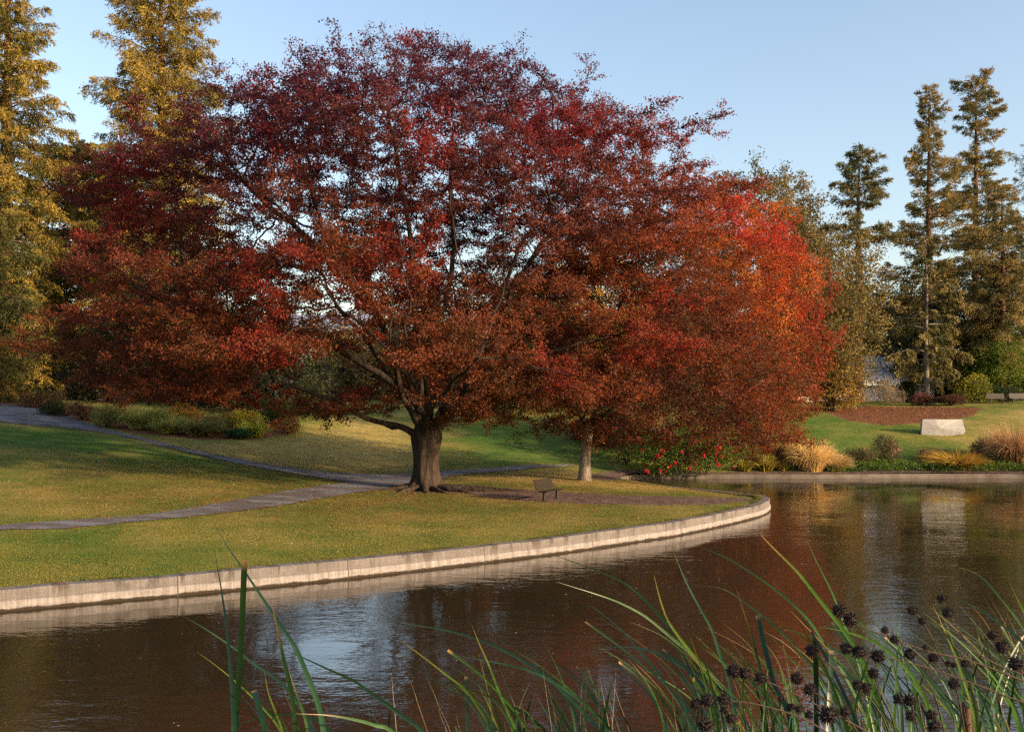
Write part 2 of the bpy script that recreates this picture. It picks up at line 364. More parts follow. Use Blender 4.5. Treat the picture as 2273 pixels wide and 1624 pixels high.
g = np.vstack([rng.uniform([-16, 15], [30, 64], (1500, 2)), rng.normal([15, 62], [7, 1.5], (350, 2)), rng.normal([9, 30], [7, 5], (350, 2))]); g = g[inside(g, POND)]; n = len(g)
ph = rng.uniform(0, 6.28, n); A_ = np.stack([np.cos(ph), np.sin(ph), np.zeros(n)], 1)
V, Q = leaf_arrays(np.column_stack([g, np.full(n, .006)]), A_, rng.uniform(.02, .06, n), rng.uniform(.015, .035, n), .03, np.stack([-A_[:, 1], A_[:, 0], np.zeros(n)], 1))
tag(mesh('floating_debris', V, Q, M_DRY, tint=np.repeat(jitter_col(np.tile([.30, .26, .20], (n, 1)), .5), 4, 0)), 'scattered specks of fallen leaf and fluff floating on the pond', 'debris', kind='stuff')

# ---- concrete pond walls
def concrete(name, dark):
    m, nt, b = new_mat(name); u = nt.nodes.new('ShaderNodeUVMap'); u.uv_map = 'UVMap'
    sx = nt.nodes.new('ShaderNodeSeparateXYZ'); nt.links.new(u.outputs[0], sx.inputs[0]); U, Z = sx.outputs[0], sx.outputs[1]
    def uvn(a, c_, scale, det=4, rough=.6):
        mp = nt.nodes.new('ShaderNodeMapping'); mp.inputs['Scale'].default_value = (a, c_, 1); nt.links.new(u.outputs[0], mp.inputs['Vector']); return noise(nt, mp.outputs[0], scale, det, rough)
    base = ramp(nt, uvn(1, 2, 1.6, 6, .65), [(.25, (.085, .077, .075)), (.5, (.135, .124, .122)), (.8, (.185, .17, .168))])
    low = ramp(nt, uvn(.8, 6, 2.5, 6, .7), [(.3, (.18, .165, .165)), (.7, (.31, .288, .292))])
    c = mixn(nt, ramp(nt, mth(nt, 'ADD', Z, mth(nt, 'MULTIPLY', uvn(1, .2, 1.2), .06)), [(.25, (1.,)*3), (.30, (0,)*3)]), base, low)
    st = ramp(nt, uvn(1, .035, 5.5, 5, .7), [(.44, (0,)*3), (.60, (.6,)*3)]); c = mixn(nt, st, c, (.11, .09, .08))
    dr = ramp(nt, uvn(1, .22, 2.6, 3, .55), [(.535, (0,)*3), (.585, (.95,)*3)]); dr = mth(nt, 'MULTIPLY', dr, ramp(nt, Z, [(.22, (.25,)*3), (.46, (1.,)*3)])); c = mixn(nt, dr, c, (.07, .06, .055))
    al = ramp(nt, mth(nt, 'ADD', Z, mth(nt, 'MULTIPLY', mth(nt, 'SUBTRACT', uvn(1, 1, 2.2, 5, .7), .5), .16)), [(.05, (1.,)*3), (.085, (0,)*3)]); c = mixn(nt, al, c, (.028, .020, .013))
    j = mth(nt, 'PINGPONG', U, 2.35); c = mixn(nt, mth(nt, 'LESS_THAN', j, .014), c, (.06, .05, .045))
    nt.links.new(c, b.inputs['Base Color']); b.inputs['Roughness'].default_value = .85; b.inputs['Specular IOR Level'].default_value = .2
    bump(nt, b, mth(nt, 'ADD', uvn(1, 1, 9, 6, .7), st), .45, .03); return m
def sweep(line, prof, name, mat, parent=None):
    """line: outer top edge; prof: (inland offset, z) loop from the water side over the top"""
    D = unit(np.gradient(line, axis=0)); Nn = np.stack([-D[:, 1], D[:, 0]], 1)        # inland is to the left of travel along the peninsula
    L = np.concatenate([[0], np.cumsum(np.linalg.norm(np.diff(line, axis=0), axis=1))]); k = len(prof)
    V = np.zeros((len(line), k, 3)); uv = np.zeros((len(line), k, 2)); acc = 0
    wob = np.interp(L, np.arange(0, L[-1]+2, 1.1), rng.normal(0, .010, len(np.arange(0, L[-1]+2, 1.1))))
    for j, (o, z) in enumerate(prof):
        V[:, j, :2] = line+Nn*o; V[:, j, 2] = z+(wob if z > .3 else 0); uv[:, j, 0] = L; uv[:, j, 1] = z if o < .04 or z < .2 else z+o
    i = np.arange(len(line)-1)[:, None]*k; j = np.arange(k-1)[None]
    Q = np.stack([i+j, i+k+j, i+k+j+1, i+j+1], -1).reshape(-1, 4)
    return mesh(name, V.reshape(-1, 3), Q, mat, parent, uv=uv.reshape(-1, 2))
M_CONC = concrete('weathered concrete', .1)
w = sweep(pen_line, [(-.035, -.7), (-.035, .235), (-.02, .262), (0, .27), (0, WALL_TOP-.005), (.02, WALL_TOP+.015), (.40, WALL_TOP+.015), (.42, WALL_TOP-.005), (.42, .1)], 'pond_wall', M_CONC)
tag(w, 'long weathered pale concrete retaining wall curving around the grassy point', 'wall')
w = sweep(far_line, [(0, -.7), (0, .24), (.03, .275), (.40, .29), (.46, .1)], 'stone_edging', plain('pale edging stone', (.12, .10, .088), .85, .5, 1.1))
tag(w, 'low pale stone edging along the far bank of the pond', 'edging')
# ------------------------------------------------------------------ trees
def profile_sampler(prof, d, ratio, rmax, shell, n, spread, per, squash=1., fill=None, lean=0.):
    """clustered points in a crown whose outline is given as rows (Y, XL, XR) at distance d"""
    prof = np.array(sorted(prof), float); Ys = prof[:, 0]; out = []
    w = prof[:, 2]-prof[:, 1]; fy = np.linspace(Ys[0], Ys[-1], 300); fw = np.interp(fy, Ys, w); cdf = np.cumsum(fw); cdf /= cdf[-1]
    while len(out) < n:
        Y = np.interp(rng.random(), cdf, fy); XL, XR = np.interp(Y, Ys, prof[:, 1]), np.interp(Y, Ys, prof[:, 2])
        ph = rng.uniform(0, 2*math.pi); r = (shell+(1-shell)*rng.random())**.6
        hw = (XR-XL)/2/FP*d; Rd = min(rmax, hw*ratio)
        x = ((XL+XR)/2-HX)/FP*d+math.cos(ph)*r*hw; y = d+math.sin(ph)*r*Rd; z = EYE-(Y-HY)/FP*d
        Xp = HX+x/y*FP; Yp = HY-(z-EYE)/y*FP
        if Yp < Ys[0] or Yp > Ys[-1]+25: continue
        if not (np.interp(Yp, Ys, prof[:, 1])-6 <= Xp <= np.interp(Yp, Ys, prof[:, 2])+6): continue
        if fill is not None and rng.random() > fill(Xp, Yp, HY+FP*(z+EYE)/y): continue
        out.append((x, y, z))
    C = np.array(out); k = rng.normal(0, 1, (n, per, 3))*np.array([spread, spread, spread*squash])*rng.uniform(.6, 1.3, (n, 1, 1))
    return (C[:, None]+k).reshape(-1, 3)
def grow(seeds, P, step=.45, di=5., dk=.7, iters=160, up=.06):
    """space colonisation from seed polylines [(points, parent index or None)] -> pos, parent"""
    pos, par = [], []
    for pts_, pa in seeds:
        for i, p in enumerate(pts_):
            par.append(pa if i == 0 else len(pos)-1)
            pos.append(np.array(p))
    pos = np.array(pos); par = list(par)
    nd = np.full(len(P), 1e9); ni = np.zeros(len(P), int)
    def upd(i0):
        nonlocal nd, ni
        for k in range(i0, len(pos), 200):
            q = pos[k:k+200]; dd = np.linalg.norm(P[:, None]-q[None], axis=2); j = dd.argmin(1); dm = dd[np.arange(len(P)), j]
            m_ = dm < nd; nd[m_] = dm[m_]; ni[m_] = j[m_]+k
    upd(0)
    for it in range(iters):
        al = nd > dk
        P, nd, ni = P[al], nd[al], ni[al]
        if len(P) < 5: break
        act = nd < di*(1+.02*it)
        if not act.any(): break
        src, inv = np.unique(ni[act], return_inverse=True)
        v = unit(P[act]-pos[ni[act]]); S = np.zeros((len(src), 3)); np.add.at(S, inv, v)
        S = unit(unit(S)+rng.normal(0, .22, S.shape)+np.array([0, 0, up])); new = pos[src]+S*step
        i0 = len(pos); pos = np.vstack([pos, new]); par += list(src); upd(i0)
    return pos, np.array([-1 if p is None else p for p in par])
def skeleton(pos, par, rtip, power, rmax):
    n = len(pos); a = np.zeros(n); kids = np.zeros(n, int)
    for i in range(n):
        if par[i] >= 0: kids[par[i]] += 1
    cnt = np.zeros(n)
    for i in range(n-1, -1, -1):
        if kids[i] == 0: a[i] = rtip**power; cnt[i] = 1
        if par[i] >= 0: a[par[i]] += a[i]; cnt[par[i]] += cnt[i]
    return np.minimum(a**(1/power), rmax), cnt, kids
def order_fix(pos, par):
    """parents before children"""
    return pos, par
def branch_mesh(pos, par, rad, thick):
    idx = np.nonzero(par >= 0)[0]; Vs, Qs, n = [], [], 0
    big = idx[rad[idx] >= thick]; small = idx[rad[idx] < thick]
    for ii, sd in ((big, 8), (small, 3)):
        if not len(ii): continue
        p0 = pos[par[ii]]; p1 = pos[ii]; dd = p1-p0; r0 = np.minimum(rad[par[ii]], rad[ii]*1.25); r1 = rad[ii]
        V, Q = sticks(p0-dd*.06, p1+dd*.05, r0, r1, sd); Vs.append(V); Qs.append(Q+n); n += len(V)
    return np.vstack(Vs), np.vstack(Qs)
def foliage(pos, par, cnt, maxcnt, per, spread, L, W, twigs=2, tl=.7, droop=-.1, keep=None, bare=None):
    """leaf sprays and bare twigs at the fine ends of a skeleton -> leaf V,Q,leaf base points, twig V,Q"""
    ii = np.nonzero((cnt <= maxcnt) & (par >= 0))[0]
    if keep is not None: ii = ii[rng.random(len(ii)) < keep(pos[ii])]
    base = np.repeat(pos[ii], twigs, 0); dr = np.repeat(unit(pos[ii]-pos[par[ii]]), twigs, 0)
    dr = unit(dr*.8+rng.normal(0, .7, dr.shape)*np.array([1, 1, .55])+np.array([0, 0, .12])); ln = rng.uniform(.5, 1.25, len(base))*tl
    tip = base+dr*ln[:, None]; TV, TQ = sticks(base, tip, np.full(len(base), .011), np.full(len(base), .004), 3)
    if bare is not None:
        lv = rng.random(len(base)) > bare(base); base, dr, ln = base[lv], dr[lv], ln[lv]
    k = max(1, per//twigs); t = rng.beta(1.6, 1., (len(base), k)); p = base[:, None]+dr[:, None]*(ln[:, None]*t)[..., None]
    p = (p+rng.normal(0, 1, p.shape)*np.array([spread, spread, spread*.55])).reshape(-1, 3)
    ax = np.repeat(dr, k, 0)*.6+rng.normal(0, .65, (len(p), 3))+np.array([0, 0, droop]); n = len(p)
    cen = pos.mean(0); nb_ = unit((p-cen)*np.array([1, 1, 1.4]))*.75+rng.normal(0, .55, p.shape)+np.array([0, 0, .45]); V, Q = leaf_arrays(p, ax, rng.uniform(.7, 1.3, n)*L, rng.uniform(.7, 1.3, n)*W, .15, np.cross(nb_, ax))
    return V, Q, p, TV, TQ
def limbs(base_pt, spec, n=14):
    return [curve([np.asarray(p) for p in s_], n) for s_ in spec]
def attach(seeds_list, fork):
    """turn polylines that start at the fork into (points, parent) seeds after the fork chain"""
    out = [(fork, None)]; k = len(fork)-1
    for s_ in seeds_list:
        out.append((s_[1:], k))
    return out
def broadleaf(name, label, X, d, prof, col, ratio=.9, rmax=12, shell=.3, n=120, per_attr=9, spread=1.1, squash=.6, step=.5, di=6, dk=.8, L=.14, W=.1, per=30, lspread=.3, maxcnt=4, twigs=2, tl=.7,
              trunk_r=.35, fork_z=3., limb_px=None, cat='tree', group=None, bark=None, keep=None, base=None, trunk_fn=None, rtip=.011, power=2.35, fill=None, lean=0., nlimb=7, mat=None, base_d=None, bare=None, tbark=None):
    base = base_at(X, base_d or d) if base is None else base
    t = thing(name, label, cat, base, group)
    P = profile_sampler(prof, d, ratio, rmax, shell, n, spread, per_attr, squash, fill)
    top = base+np.array([lean, 0, fork_z])
    fork = curve([base-np.array([0, 0, .3]), base+np.array([lean*.3, 0, fork_z*.5]), top], 8)
    if limb_px:
        ls = []
        for l in limb_px:
            c_ = curve([top]+[at(*q) for q in l], 3*len(l)+5); k_ = len(c_); wv = np.cumsum(rng.normal(0, .09, (k_, 3)), 0); wv -= np.linspace(0, 1, k_)[:, None]*wv[-1]*.6; wv[0] = 0; ls.append(c_+wv)
    else:
        C = P.mean(0); H = P[:, 2].max()-top[2]; ls = []
        for k in range(nlimb):
            q = P[rng.integers(len(P))]; q2 = top+(q-top)*rng.uniform(.45, .7); midp = top+(q2-top)*.45+np.array([0, 0, .10*H]); ls.append(curve([top, midp, q2], 12))
    pos, par = grow(attach(ls, fork), P, step, di, dk)
    rad, cnt, kids = skeleton(pos, par, rtip, power, trunk_r)
    if trunk_fn is None:
        m_ = MB(); nn = len(fork); fr = np.linspace(0, 1, nn); rr = trunk_r*(1+.55*np.exp(-fr*7))*(1-.18*fr); m_.tube(fork, rr, 12); m_.build('trunk', tbark or bark or M_BARK, t, True)
    else:
        trunk_fn(t, base)
        for q, l_ in enumerate(ls):                                  # heavy limbs leave the trunk below its fork and taper into the crown
            k_ = max(6, int(len(l_)*.62)); off = l_[2]-l_[0]; off = off/np.linalg.norm(off); s0 = base+np.array([off[0]*.22, off[1]*.22, 1.55]); s1 = base+np.array([off[0]*.42, off[1]*.42, 2.45])
            cc = curve([s0, s1]+list(l_[2:k_:2]), 26); rr = np.interp(np.linspace(0, 1, 26), [0, .12, .3, 1], [.30, .27, .185, .075])*(1.1 if q in (2, 4, 5) else .85); mb = MB(); mb.tube(cc, rr*(1+rng.normal(0, .04, 26)), 9); mb.build('limb', M_BARK, t, True)
    par2 = par.copy(); par2[:len(fork)] = -1
    V, Q = branch_mesh(pos, par2, np.minimum(rad, trunk_r*.8), .035)
    FV, FQ, fp, TV, TQ = foliage(pos, par, cnt, maxcnt, per, lspread, L, W, twigs, tl, keep=keep, bare=bare)
    mesh('branches', np.vstack([V, TV]), np.vstack([Q, TQ+len(V)]), M_BRANCH if bark is None else bark, t, True)
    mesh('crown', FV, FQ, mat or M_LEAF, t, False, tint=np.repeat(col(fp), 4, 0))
    return t
# --- the big crimson tree
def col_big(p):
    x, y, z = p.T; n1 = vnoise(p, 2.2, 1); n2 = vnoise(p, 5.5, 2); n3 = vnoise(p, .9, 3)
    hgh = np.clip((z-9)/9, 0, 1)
    c = mixc((.160, .046, .017), (.092, .019, .034), np.clip(hgh*1.05+(n2-.5)*.7, 0, 1))  # autumn hues, with the shade of the upper crown put in as plum
    rt = np.clip((x-1.5)/8, 0, 1)*np.clip(.45+n1*.8, 0, 1); c = mixc(c, (.27, .062, .015), rt*.8)  # right side coloured orange for the sunlight on it
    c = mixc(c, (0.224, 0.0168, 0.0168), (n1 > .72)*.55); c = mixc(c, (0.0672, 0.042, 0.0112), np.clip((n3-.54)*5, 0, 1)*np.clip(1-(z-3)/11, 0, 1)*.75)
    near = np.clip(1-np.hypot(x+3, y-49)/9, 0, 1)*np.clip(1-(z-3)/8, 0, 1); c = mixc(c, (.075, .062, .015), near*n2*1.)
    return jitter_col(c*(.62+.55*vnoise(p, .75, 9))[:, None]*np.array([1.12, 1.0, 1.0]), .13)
def trunk_big(t, base):
    nz, na = 30, 48; a = np.linspace(0, 2*math.pi, na, endpoint=False); V = np.zeros((nz, na, 3))
    zs = np.concatenate([np.linspace(-.3, .5, 10), np.linspace(.65, 2.5, 14), np.linspace(2.6, 3.15, 6)]); lump = rng.normal(0, 1, (nz, 1))
    lob = .5+.5*np.cos(5*a+.6)+.35*np.cos(3*a+2.)+.18*np.cos(8*a)
    for i, z in enumerate(zs):
        r = (.575+.06*max(0, (z-1.4)/1.1))*(1 if z < 2.5 else math.sqrt(max(.02, 1-((z-2.5)/.66)**2)))+np.exp(-max(z, -.05)/.33)*(.15+.36*lob)+(.045*np.cos(7*a+z*.6+.5*math.sin(z*2))+.022*np.cos(13*a-z*.9)+.02*np.cos(4*a+z*2.1))*(1 if z < 2.5 else .6)
        V[i, :, 0] = base[0]+.02*z+r*np.cos(a)*(1+.16*max(0, (min(z, 2.5)-1.7)/.8)); V[i, :, 1] = base[1]+r*np.sin(a); V[i, :, 2] = base[2]+z
    i = np.arange(nz-1)[:, None]*na; j = np.arange(na)[None]; j2 = (j+1) % na
    Q = np.stack([i+j, i+j2, i+na+j2, i+na+j], -1).reshape(-1, 4)
    tr = mesh('trunk', V.reshape(-1, 3), Q, M_BARK, t, True)
    for k, (ang, ln) in enumerate([(-.25, 3.6), (-.55, 2.6), (-.05, 5.2), (.25, 2.2), (-1.0, 1.7), (-1.5, 1.3), (-2.2, 1.6), (-2.8, 2.0), (3.1, 1.4)]):
        s_ = np.linspace(0, 1, 12); wob = np.cumsum(rng.normal(0, .09, 12)); px = base[0]+np.cos(ang)*(.6+s_*ln)-np.sin(ang)*wob*ln*.25; py = base[1]+np.sin(ang)*(.6+s_*ln)+np.cos(ang)*wob*ln*.25
        pz = hgt(np.stack([px, py], 1))+.10*(1-s_)+.02-.10*s_**3+rng.normal(0, .015, 12); mb = MB(); mb.tube(np.stack([px, py, pz], 1), .17*(1-.75*s_), 7); mb.build('root', M_BARK, t, True)
prof_a = [(100, 890, 1005), (115, 830, 1060), (145, 730, 1130), (185, 630, 1225), (235, 500, 1385), (290, 385, 1455), (335, 310, 1515), (375, 270, 1560), (430, 215, 1555), (550, 190, 1520), (700, 172, 1480), (800, 165, 1450), (845, 170, 1430), (868, 200, 1380), (885, 310, 1340), (902, 650, 1290), (920, 690, 1200), (938, 715, 1100)]
def fill_a(X, Y, f):
    v = 1.0
    if 480 < X < 1180 and 330 < Y < 680: v = .9
    if 820 < X < 905 and 890 < Y < 965: v = .12
    if 980 < X < 1260 and 520 < Y < 680: v = .10
    if 560 < X < 700 and 440 < Y < 560: v = .3
    if 570 < X < 915 and 1308 < f < 1520: v = .012 if Y < 915 else .3
    if 1180 < X < 1430 and 625 < Y < 775: v = .2
    if 1000 < X < 1180 and 1440 < f < 1500: v = min(v, .15)
    if 500 < X < 680 and 810 < Y < 910: v = .12
    if 870 < X < 1020 and Y > 880: v = .25
    if 690 < X < 870 and Y > 905: v = .7
    if 300 < X < 690 and Y > 900: v = .35
    if Y < 300: v = .95
    return v
fb = base_at(945, 49.)
limb_a = [[(860, 922, 48.6), (800, 888, 48), (735, 862, 47), (640, 838, 46), (560, 800, 45)],
          [(905, 880, 48.6), (880, 770, 48), (850, 680, 47.5), (790, 590, 47), (730, 510, 46)],
          [(950, 850, 49.5), (962, 740, 50), (988, 650, 50.5), (1010, 550, 51), (1002, 430, 51), (1010, 300, 51.5)],
          [(925, 820, 49), (915, 680, 49), (905, 560, 49.4), (890, 420, 50), (870, 280, 50)],
          [(995, 870, 49), (1060, 745, 49), (1115, 630, 49), (1150, 540, 49), (1240, 430, 49)],
          [(1030, 890, 48.5), (1100, 800, 48), (1140, 640, 48), (1190, 560, 47.5), (1290, 460, 47)],
          [(1040, 880, 49), (1130, 815, 49.5), (1230, 775, 50), (1360, 745, 50)],
          [(860, 850, 48.5), (740, 770, 47.5), (620, 730, 46.5), (480, 690, 46), (340, 660, 46)],
          [(920, 900, 46), (900, 850, 42.5), (870, 800, 40)], [(960, 890, 46), (1010, 840, 42), (1060, 790, 40)],
          [(960, 880, 52), (1000, 800, 56), (1030, 700, 59)], [(900, 870, 52), (840, 780, 56), (760, 680, 58)],
          [(900, 830, 49), (800, 660, 49.5), (690, 540, 50), (580, 440, 50), (470, 360, 50)],
          [(1050, 870, 49), (1200, 700, 51), (1340, 560, 52), (1460, 460, 52)]]
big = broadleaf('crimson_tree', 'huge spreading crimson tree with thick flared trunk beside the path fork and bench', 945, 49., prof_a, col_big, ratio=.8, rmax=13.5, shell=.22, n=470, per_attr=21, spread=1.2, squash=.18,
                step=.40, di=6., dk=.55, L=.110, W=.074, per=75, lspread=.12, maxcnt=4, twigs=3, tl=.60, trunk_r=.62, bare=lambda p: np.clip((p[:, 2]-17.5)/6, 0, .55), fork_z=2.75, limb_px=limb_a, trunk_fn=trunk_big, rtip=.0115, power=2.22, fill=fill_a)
# --- smaller tree on the point, leaning over the inlet
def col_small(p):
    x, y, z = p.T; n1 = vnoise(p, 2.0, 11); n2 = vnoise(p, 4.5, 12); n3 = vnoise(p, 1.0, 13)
    c = mixc((0.112, 0.0224, 0.0123), (0.2016, 0.0392, 0.0112), np.clip((x-5)/8+(n2-.5), 0, 1)); c = mixc(c, (0.2464, 0.0672, 0.0112), np.clip((n1-.62)*3, 0, 1)*.6); c = mixc(c, (0.0616, 0.056, 0.0123), np.clip((n3-.54)*6, 0, 1)*.6)  # leaves painted brighter towards the sunlit right, over their autumn mix
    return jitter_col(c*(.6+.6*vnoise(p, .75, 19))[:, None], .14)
prof_b = [(480, 1330, 1400), (540, 1240, 1530), (620, 1190, 1600), (720, 1160, 1660), (800, 1140, 1700), (880, 1150, 1725), (930, 1180, 1735), (955, 1200, 1735), (975, 1230, 1725), (990, 1560, 1700)]
def fill_b(X, Y, f):
    if 1190 < X < 1440 and 625 < Y < 775: return .15
    return .35 if (1380 < X < 1560 and Y > 940) else 1.
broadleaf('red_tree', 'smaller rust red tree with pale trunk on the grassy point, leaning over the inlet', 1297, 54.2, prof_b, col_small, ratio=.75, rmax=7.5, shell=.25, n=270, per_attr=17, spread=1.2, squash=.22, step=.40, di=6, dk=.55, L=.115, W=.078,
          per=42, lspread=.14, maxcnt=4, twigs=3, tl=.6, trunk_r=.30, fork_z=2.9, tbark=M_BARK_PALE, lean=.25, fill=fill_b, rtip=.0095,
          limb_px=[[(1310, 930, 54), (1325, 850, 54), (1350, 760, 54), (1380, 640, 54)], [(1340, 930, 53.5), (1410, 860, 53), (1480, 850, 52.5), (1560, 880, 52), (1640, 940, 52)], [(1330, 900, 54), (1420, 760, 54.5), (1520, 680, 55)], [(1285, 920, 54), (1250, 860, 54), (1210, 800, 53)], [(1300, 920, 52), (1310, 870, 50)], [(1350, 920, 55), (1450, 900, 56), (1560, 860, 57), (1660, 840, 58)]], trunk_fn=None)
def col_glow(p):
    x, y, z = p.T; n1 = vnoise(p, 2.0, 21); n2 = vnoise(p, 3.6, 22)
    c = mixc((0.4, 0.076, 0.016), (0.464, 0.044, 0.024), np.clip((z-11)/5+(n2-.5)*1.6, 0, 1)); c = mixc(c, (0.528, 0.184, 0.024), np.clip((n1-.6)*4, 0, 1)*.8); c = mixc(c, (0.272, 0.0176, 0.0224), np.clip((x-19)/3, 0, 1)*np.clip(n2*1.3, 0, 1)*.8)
    c = mixc(c, (.17, .042, .016), np.clip(np.maximum(1-(z-4)/7, 1-(x-10.5)/3.5), 0, 1)*np.clip(.35+n2, 0, 1)*.9); return jitter_col(c*(.62+.6*vnoise(p, .8, 29))[:, None], .13)  # low and left leaves painted darker, so the upper right looks sunlit
prof_c = [(440, 1600, 1650), (470, 1540, 1700), (520, 1500, 1735), (600, 1470, 1790), (700, 1450, 1800), (780, 1450, 1812), (850, 1460, 1800), (910, 1480, 1770), (950, 1540, 1755), (985, 1640, 1740), (1015, 1660, 1725)]
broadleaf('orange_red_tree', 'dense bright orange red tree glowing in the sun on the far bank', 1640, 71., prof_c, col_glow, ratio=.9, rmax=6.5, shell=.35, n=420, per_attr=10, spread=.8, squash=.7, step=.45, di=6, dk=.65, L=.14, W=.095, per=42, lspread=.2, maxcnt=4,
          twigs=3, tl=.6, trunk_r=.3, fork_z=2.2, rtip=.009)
# --- other broadleaved trees
def two(c1, c2, seed, sc_=1.6, amt=.24):
    def f(p): return jitter_col(mixc(c1, c2, np.clip((vnoise(p, sc_, seed)-.5)*2+.5, 0, 1)), amt)
    return f
OLIVE = ((.10, .085, .026), (.22, .16, .055)); DARK = ((.018, .026, .010), (.040, .046, .016)); GOLD = ((.34, .21, .03), (.62, .38, .055)); LIME = ((.08, .13, .016), (.17, .19, .03))
def bg(name, label, X, d, prof, cols, seed, n=150, cat='tree', group=None, L=.26, W=.17, per=22, **k):
    return broadleaf(name, label, X, d, prof, two(*cols, seed), n=n, L=L, W=W, per=per, step=k.pop('step', .75), dk=k.pop('dk', 1.05), di=9, spread=k.pop('spread', 1.0), squash=.75, lspread=k.pop('lspread', .32), twigs=2, tl=k.pop('tl', .8), cat=cat, group=group, shell=k.pop('shell', .4), rtip=.016, **k)
bg('oak_tree', 'broad olive oak rising behind the orange red tree', 1690, 112., [(390, 1660, 1720), (410, 1590, 1750), (450, 1560, 1790), (500, 1550, 1805), (600, 1550, 1810), (750, 1560, 1810), (850, 1580, 1790)], OLIVE, 31, n=430, per=34, L=.30, W=.2, trunk_r=.45)
bg('oak_tree', 'narrow olive oak hanging with leaves beside the bare redwood trunk', 1842, 88., [(535, 1790, 1880), (570, 1770, 1910), (640, 1770, 1915), (720, 1780, 1918), (800, 1800, 1900), (850, 1815, 1880), (870, 1830, 1865)], OLIVE, 32, n=420, per=38, trunk_r=.3, L=.24, W=.16)
bg('oak_tree', 'dense olive oak filling the gap between the orange red tree and the narrow oak', 1775, 104., [(470, 1745, 1800), (520, 1710, 1830), (600, 1690, 1850), (700, 1690, 1860), (800, 1700, 1850), (870, 1730, 1830)], OLIVE, 47, n=330, per=36, L=.27, W=.18, trunk_r=.35)
bg('yellow_shrub_tree', 'small yellow leaved tree in front of the low building wall', 1850, 87., [(770, 1840, 1862), (800, 1815, 1885), (850, 1800, 1900), (890, 1815, 1890), (905, 1830, 1870)], ((.17, .11, .02), (.34, .20, .035)), 33, n=70, L=.2, W=.14, per=12, trunk_r=.09, fork_z=.8, spread=.5, step=.4, dk=.6, tl=.4)
bg('golden_tree', 'golden yellow tree in the sun seen through the gap between the red crowns', 1330, 104., [(590, 1290, 1370), (630, 1220, 1430), (700, 1180, 1490), (780, 1170, 1500), (860, 1190, 1490), (900, 1230, 1450)], GOLD, 34, n=320, per=34, trunk_r=.35)
bg('golden_tree', 'amber tree behind the trunk of the huge crimson tree', 1120, 112., [(640, 1090, 1150), (680, 1030, 1190), (760, 1010, 1210), (840, 1010, 1210), (900, 1030, 1190)], ((.24, .12, .03), (.40, .20, .045)), 35, n=210, per=32, trunk_r=.3)
bg('olive_tree', 'dense olive tree behind the crimson trunk, left of the amber one', 930, 110., [(690, 900, 950), (730, 860, 1000), (800, 840, 1030), (880, 840, 1030), (920, 860, 1010)], ((.07, .062, .018), (.17, .12, .035)), 43, n=240, per=34, trunk_r=.3)
bg('golden_tree', 'yellow green tree glimpsed under the crimson limbs right of the pale house', 760, 116., [(735, 740, 790), (780, 705, 830), (850, 690, 850), (900, 700, 840)], ((.15, .12, .025), (.30, .20, .04)), 44, n=190, per=32, trunk_r=.25)
bg('dark_evergreen', 'dark green spreading evergreen shading the back lawn behind the crimson trunk', 1180, 92., [(650, 1160, 1210), (700, 1090, 1250), (800, 1060, 1290), (880, 1070, 1300), (925, 1090, 1290)], ((.03, .035, .012), (.06, .06, .02)), 36, n=240, per=34, trunk_r=.3)
bg('dark_evergreen', 'dark bush like evergreen under the left side of the crimson crown', 575, 79., [(690, 540, 620), (740, 480, 660), (820, 460, 690), (890, 470, 680), (930, 490, 650)], DARK, 37, n=300, per=34, trunk_r=.25, fork_z=1.2)
bg('dark_evergreen', 'dark evergreen behind the left crimson branches above the brown shrubs', 320, 84., [(640, 290, 360), (700, 230, 420), (800, 200, 460), (880, 200, 470), (915, 220, 450)], DARK, 38, n=300, per=34, trunk_r=.25, fork_z=1.2)
bg('dark_evergreen', 'dark evergreen low behind the lawn left of the crimson trunk', 800, 108., [(770, 780, 830), (800, 730, 880), (850, 700, 930), (900, 700, 940), (925, 720, 900)], ((.05, .045, .016), (.10, .075, .025)), 39, n=130, trunk_r=.3)
bg('dark_evergreen', 'black green evergreen in the gap right of the bare redwood trunk', 2036, 104., [(690, 2015, 2050), (740, 1992, 2075), (810, 2000, 2085), (860, 2010, 2080), (895, 2015, 2065)], DARK, 40, n=150, trunk_r=.25)
bg('dark_evergreen', 'dark evergreen under the tall redwoods behind the drooping cedar', 2120, 112., [(640, 2090, 2150), (700, 2050, 2190), (800, 2040, 2220), (880, 2060, 2220), (905, 2080, 2200)], DARK, 41, n=280, per=34, trunk_r=.3)
bg('dark_evergreen', 'dark evergreen rising over the two dark benches at the lawn edge', 2262, 104., [(600, 2240, 2290), (680, 2190, 2340), (780, 2180, 2360), (860, 2190, 2360), (900, 2210, 2340)], ((.022, .034, .010), (.05, .062, .016)), 42, n=280, per=34, trunk_r=.3)

bg('dark_evergreen', 'dark evergreen closing the low gap left of the low building roof', 1890, 128., [(640, 1870, 1910), (700, 1830, 1950), (800, 1820, 1960), (900, 1840, 1950)], ((.03, .034, .012), (.07, .066, .02)), 48, n=230, per=36, L=.32, W=.22, trunk_r=.3)
bg('dark_evergreen', 'dark evergreen closing the gap above the low building roof', 1985, 131., [(650, 1965, 2005), (710, 1925, 2050), (800, 1915, 2060), (900, 1935, 2040)], ((.026, .032, .012), (.06, .06, .018)), 49, n=230, per=36, L=.32, W=.22, trunk_r=.3)
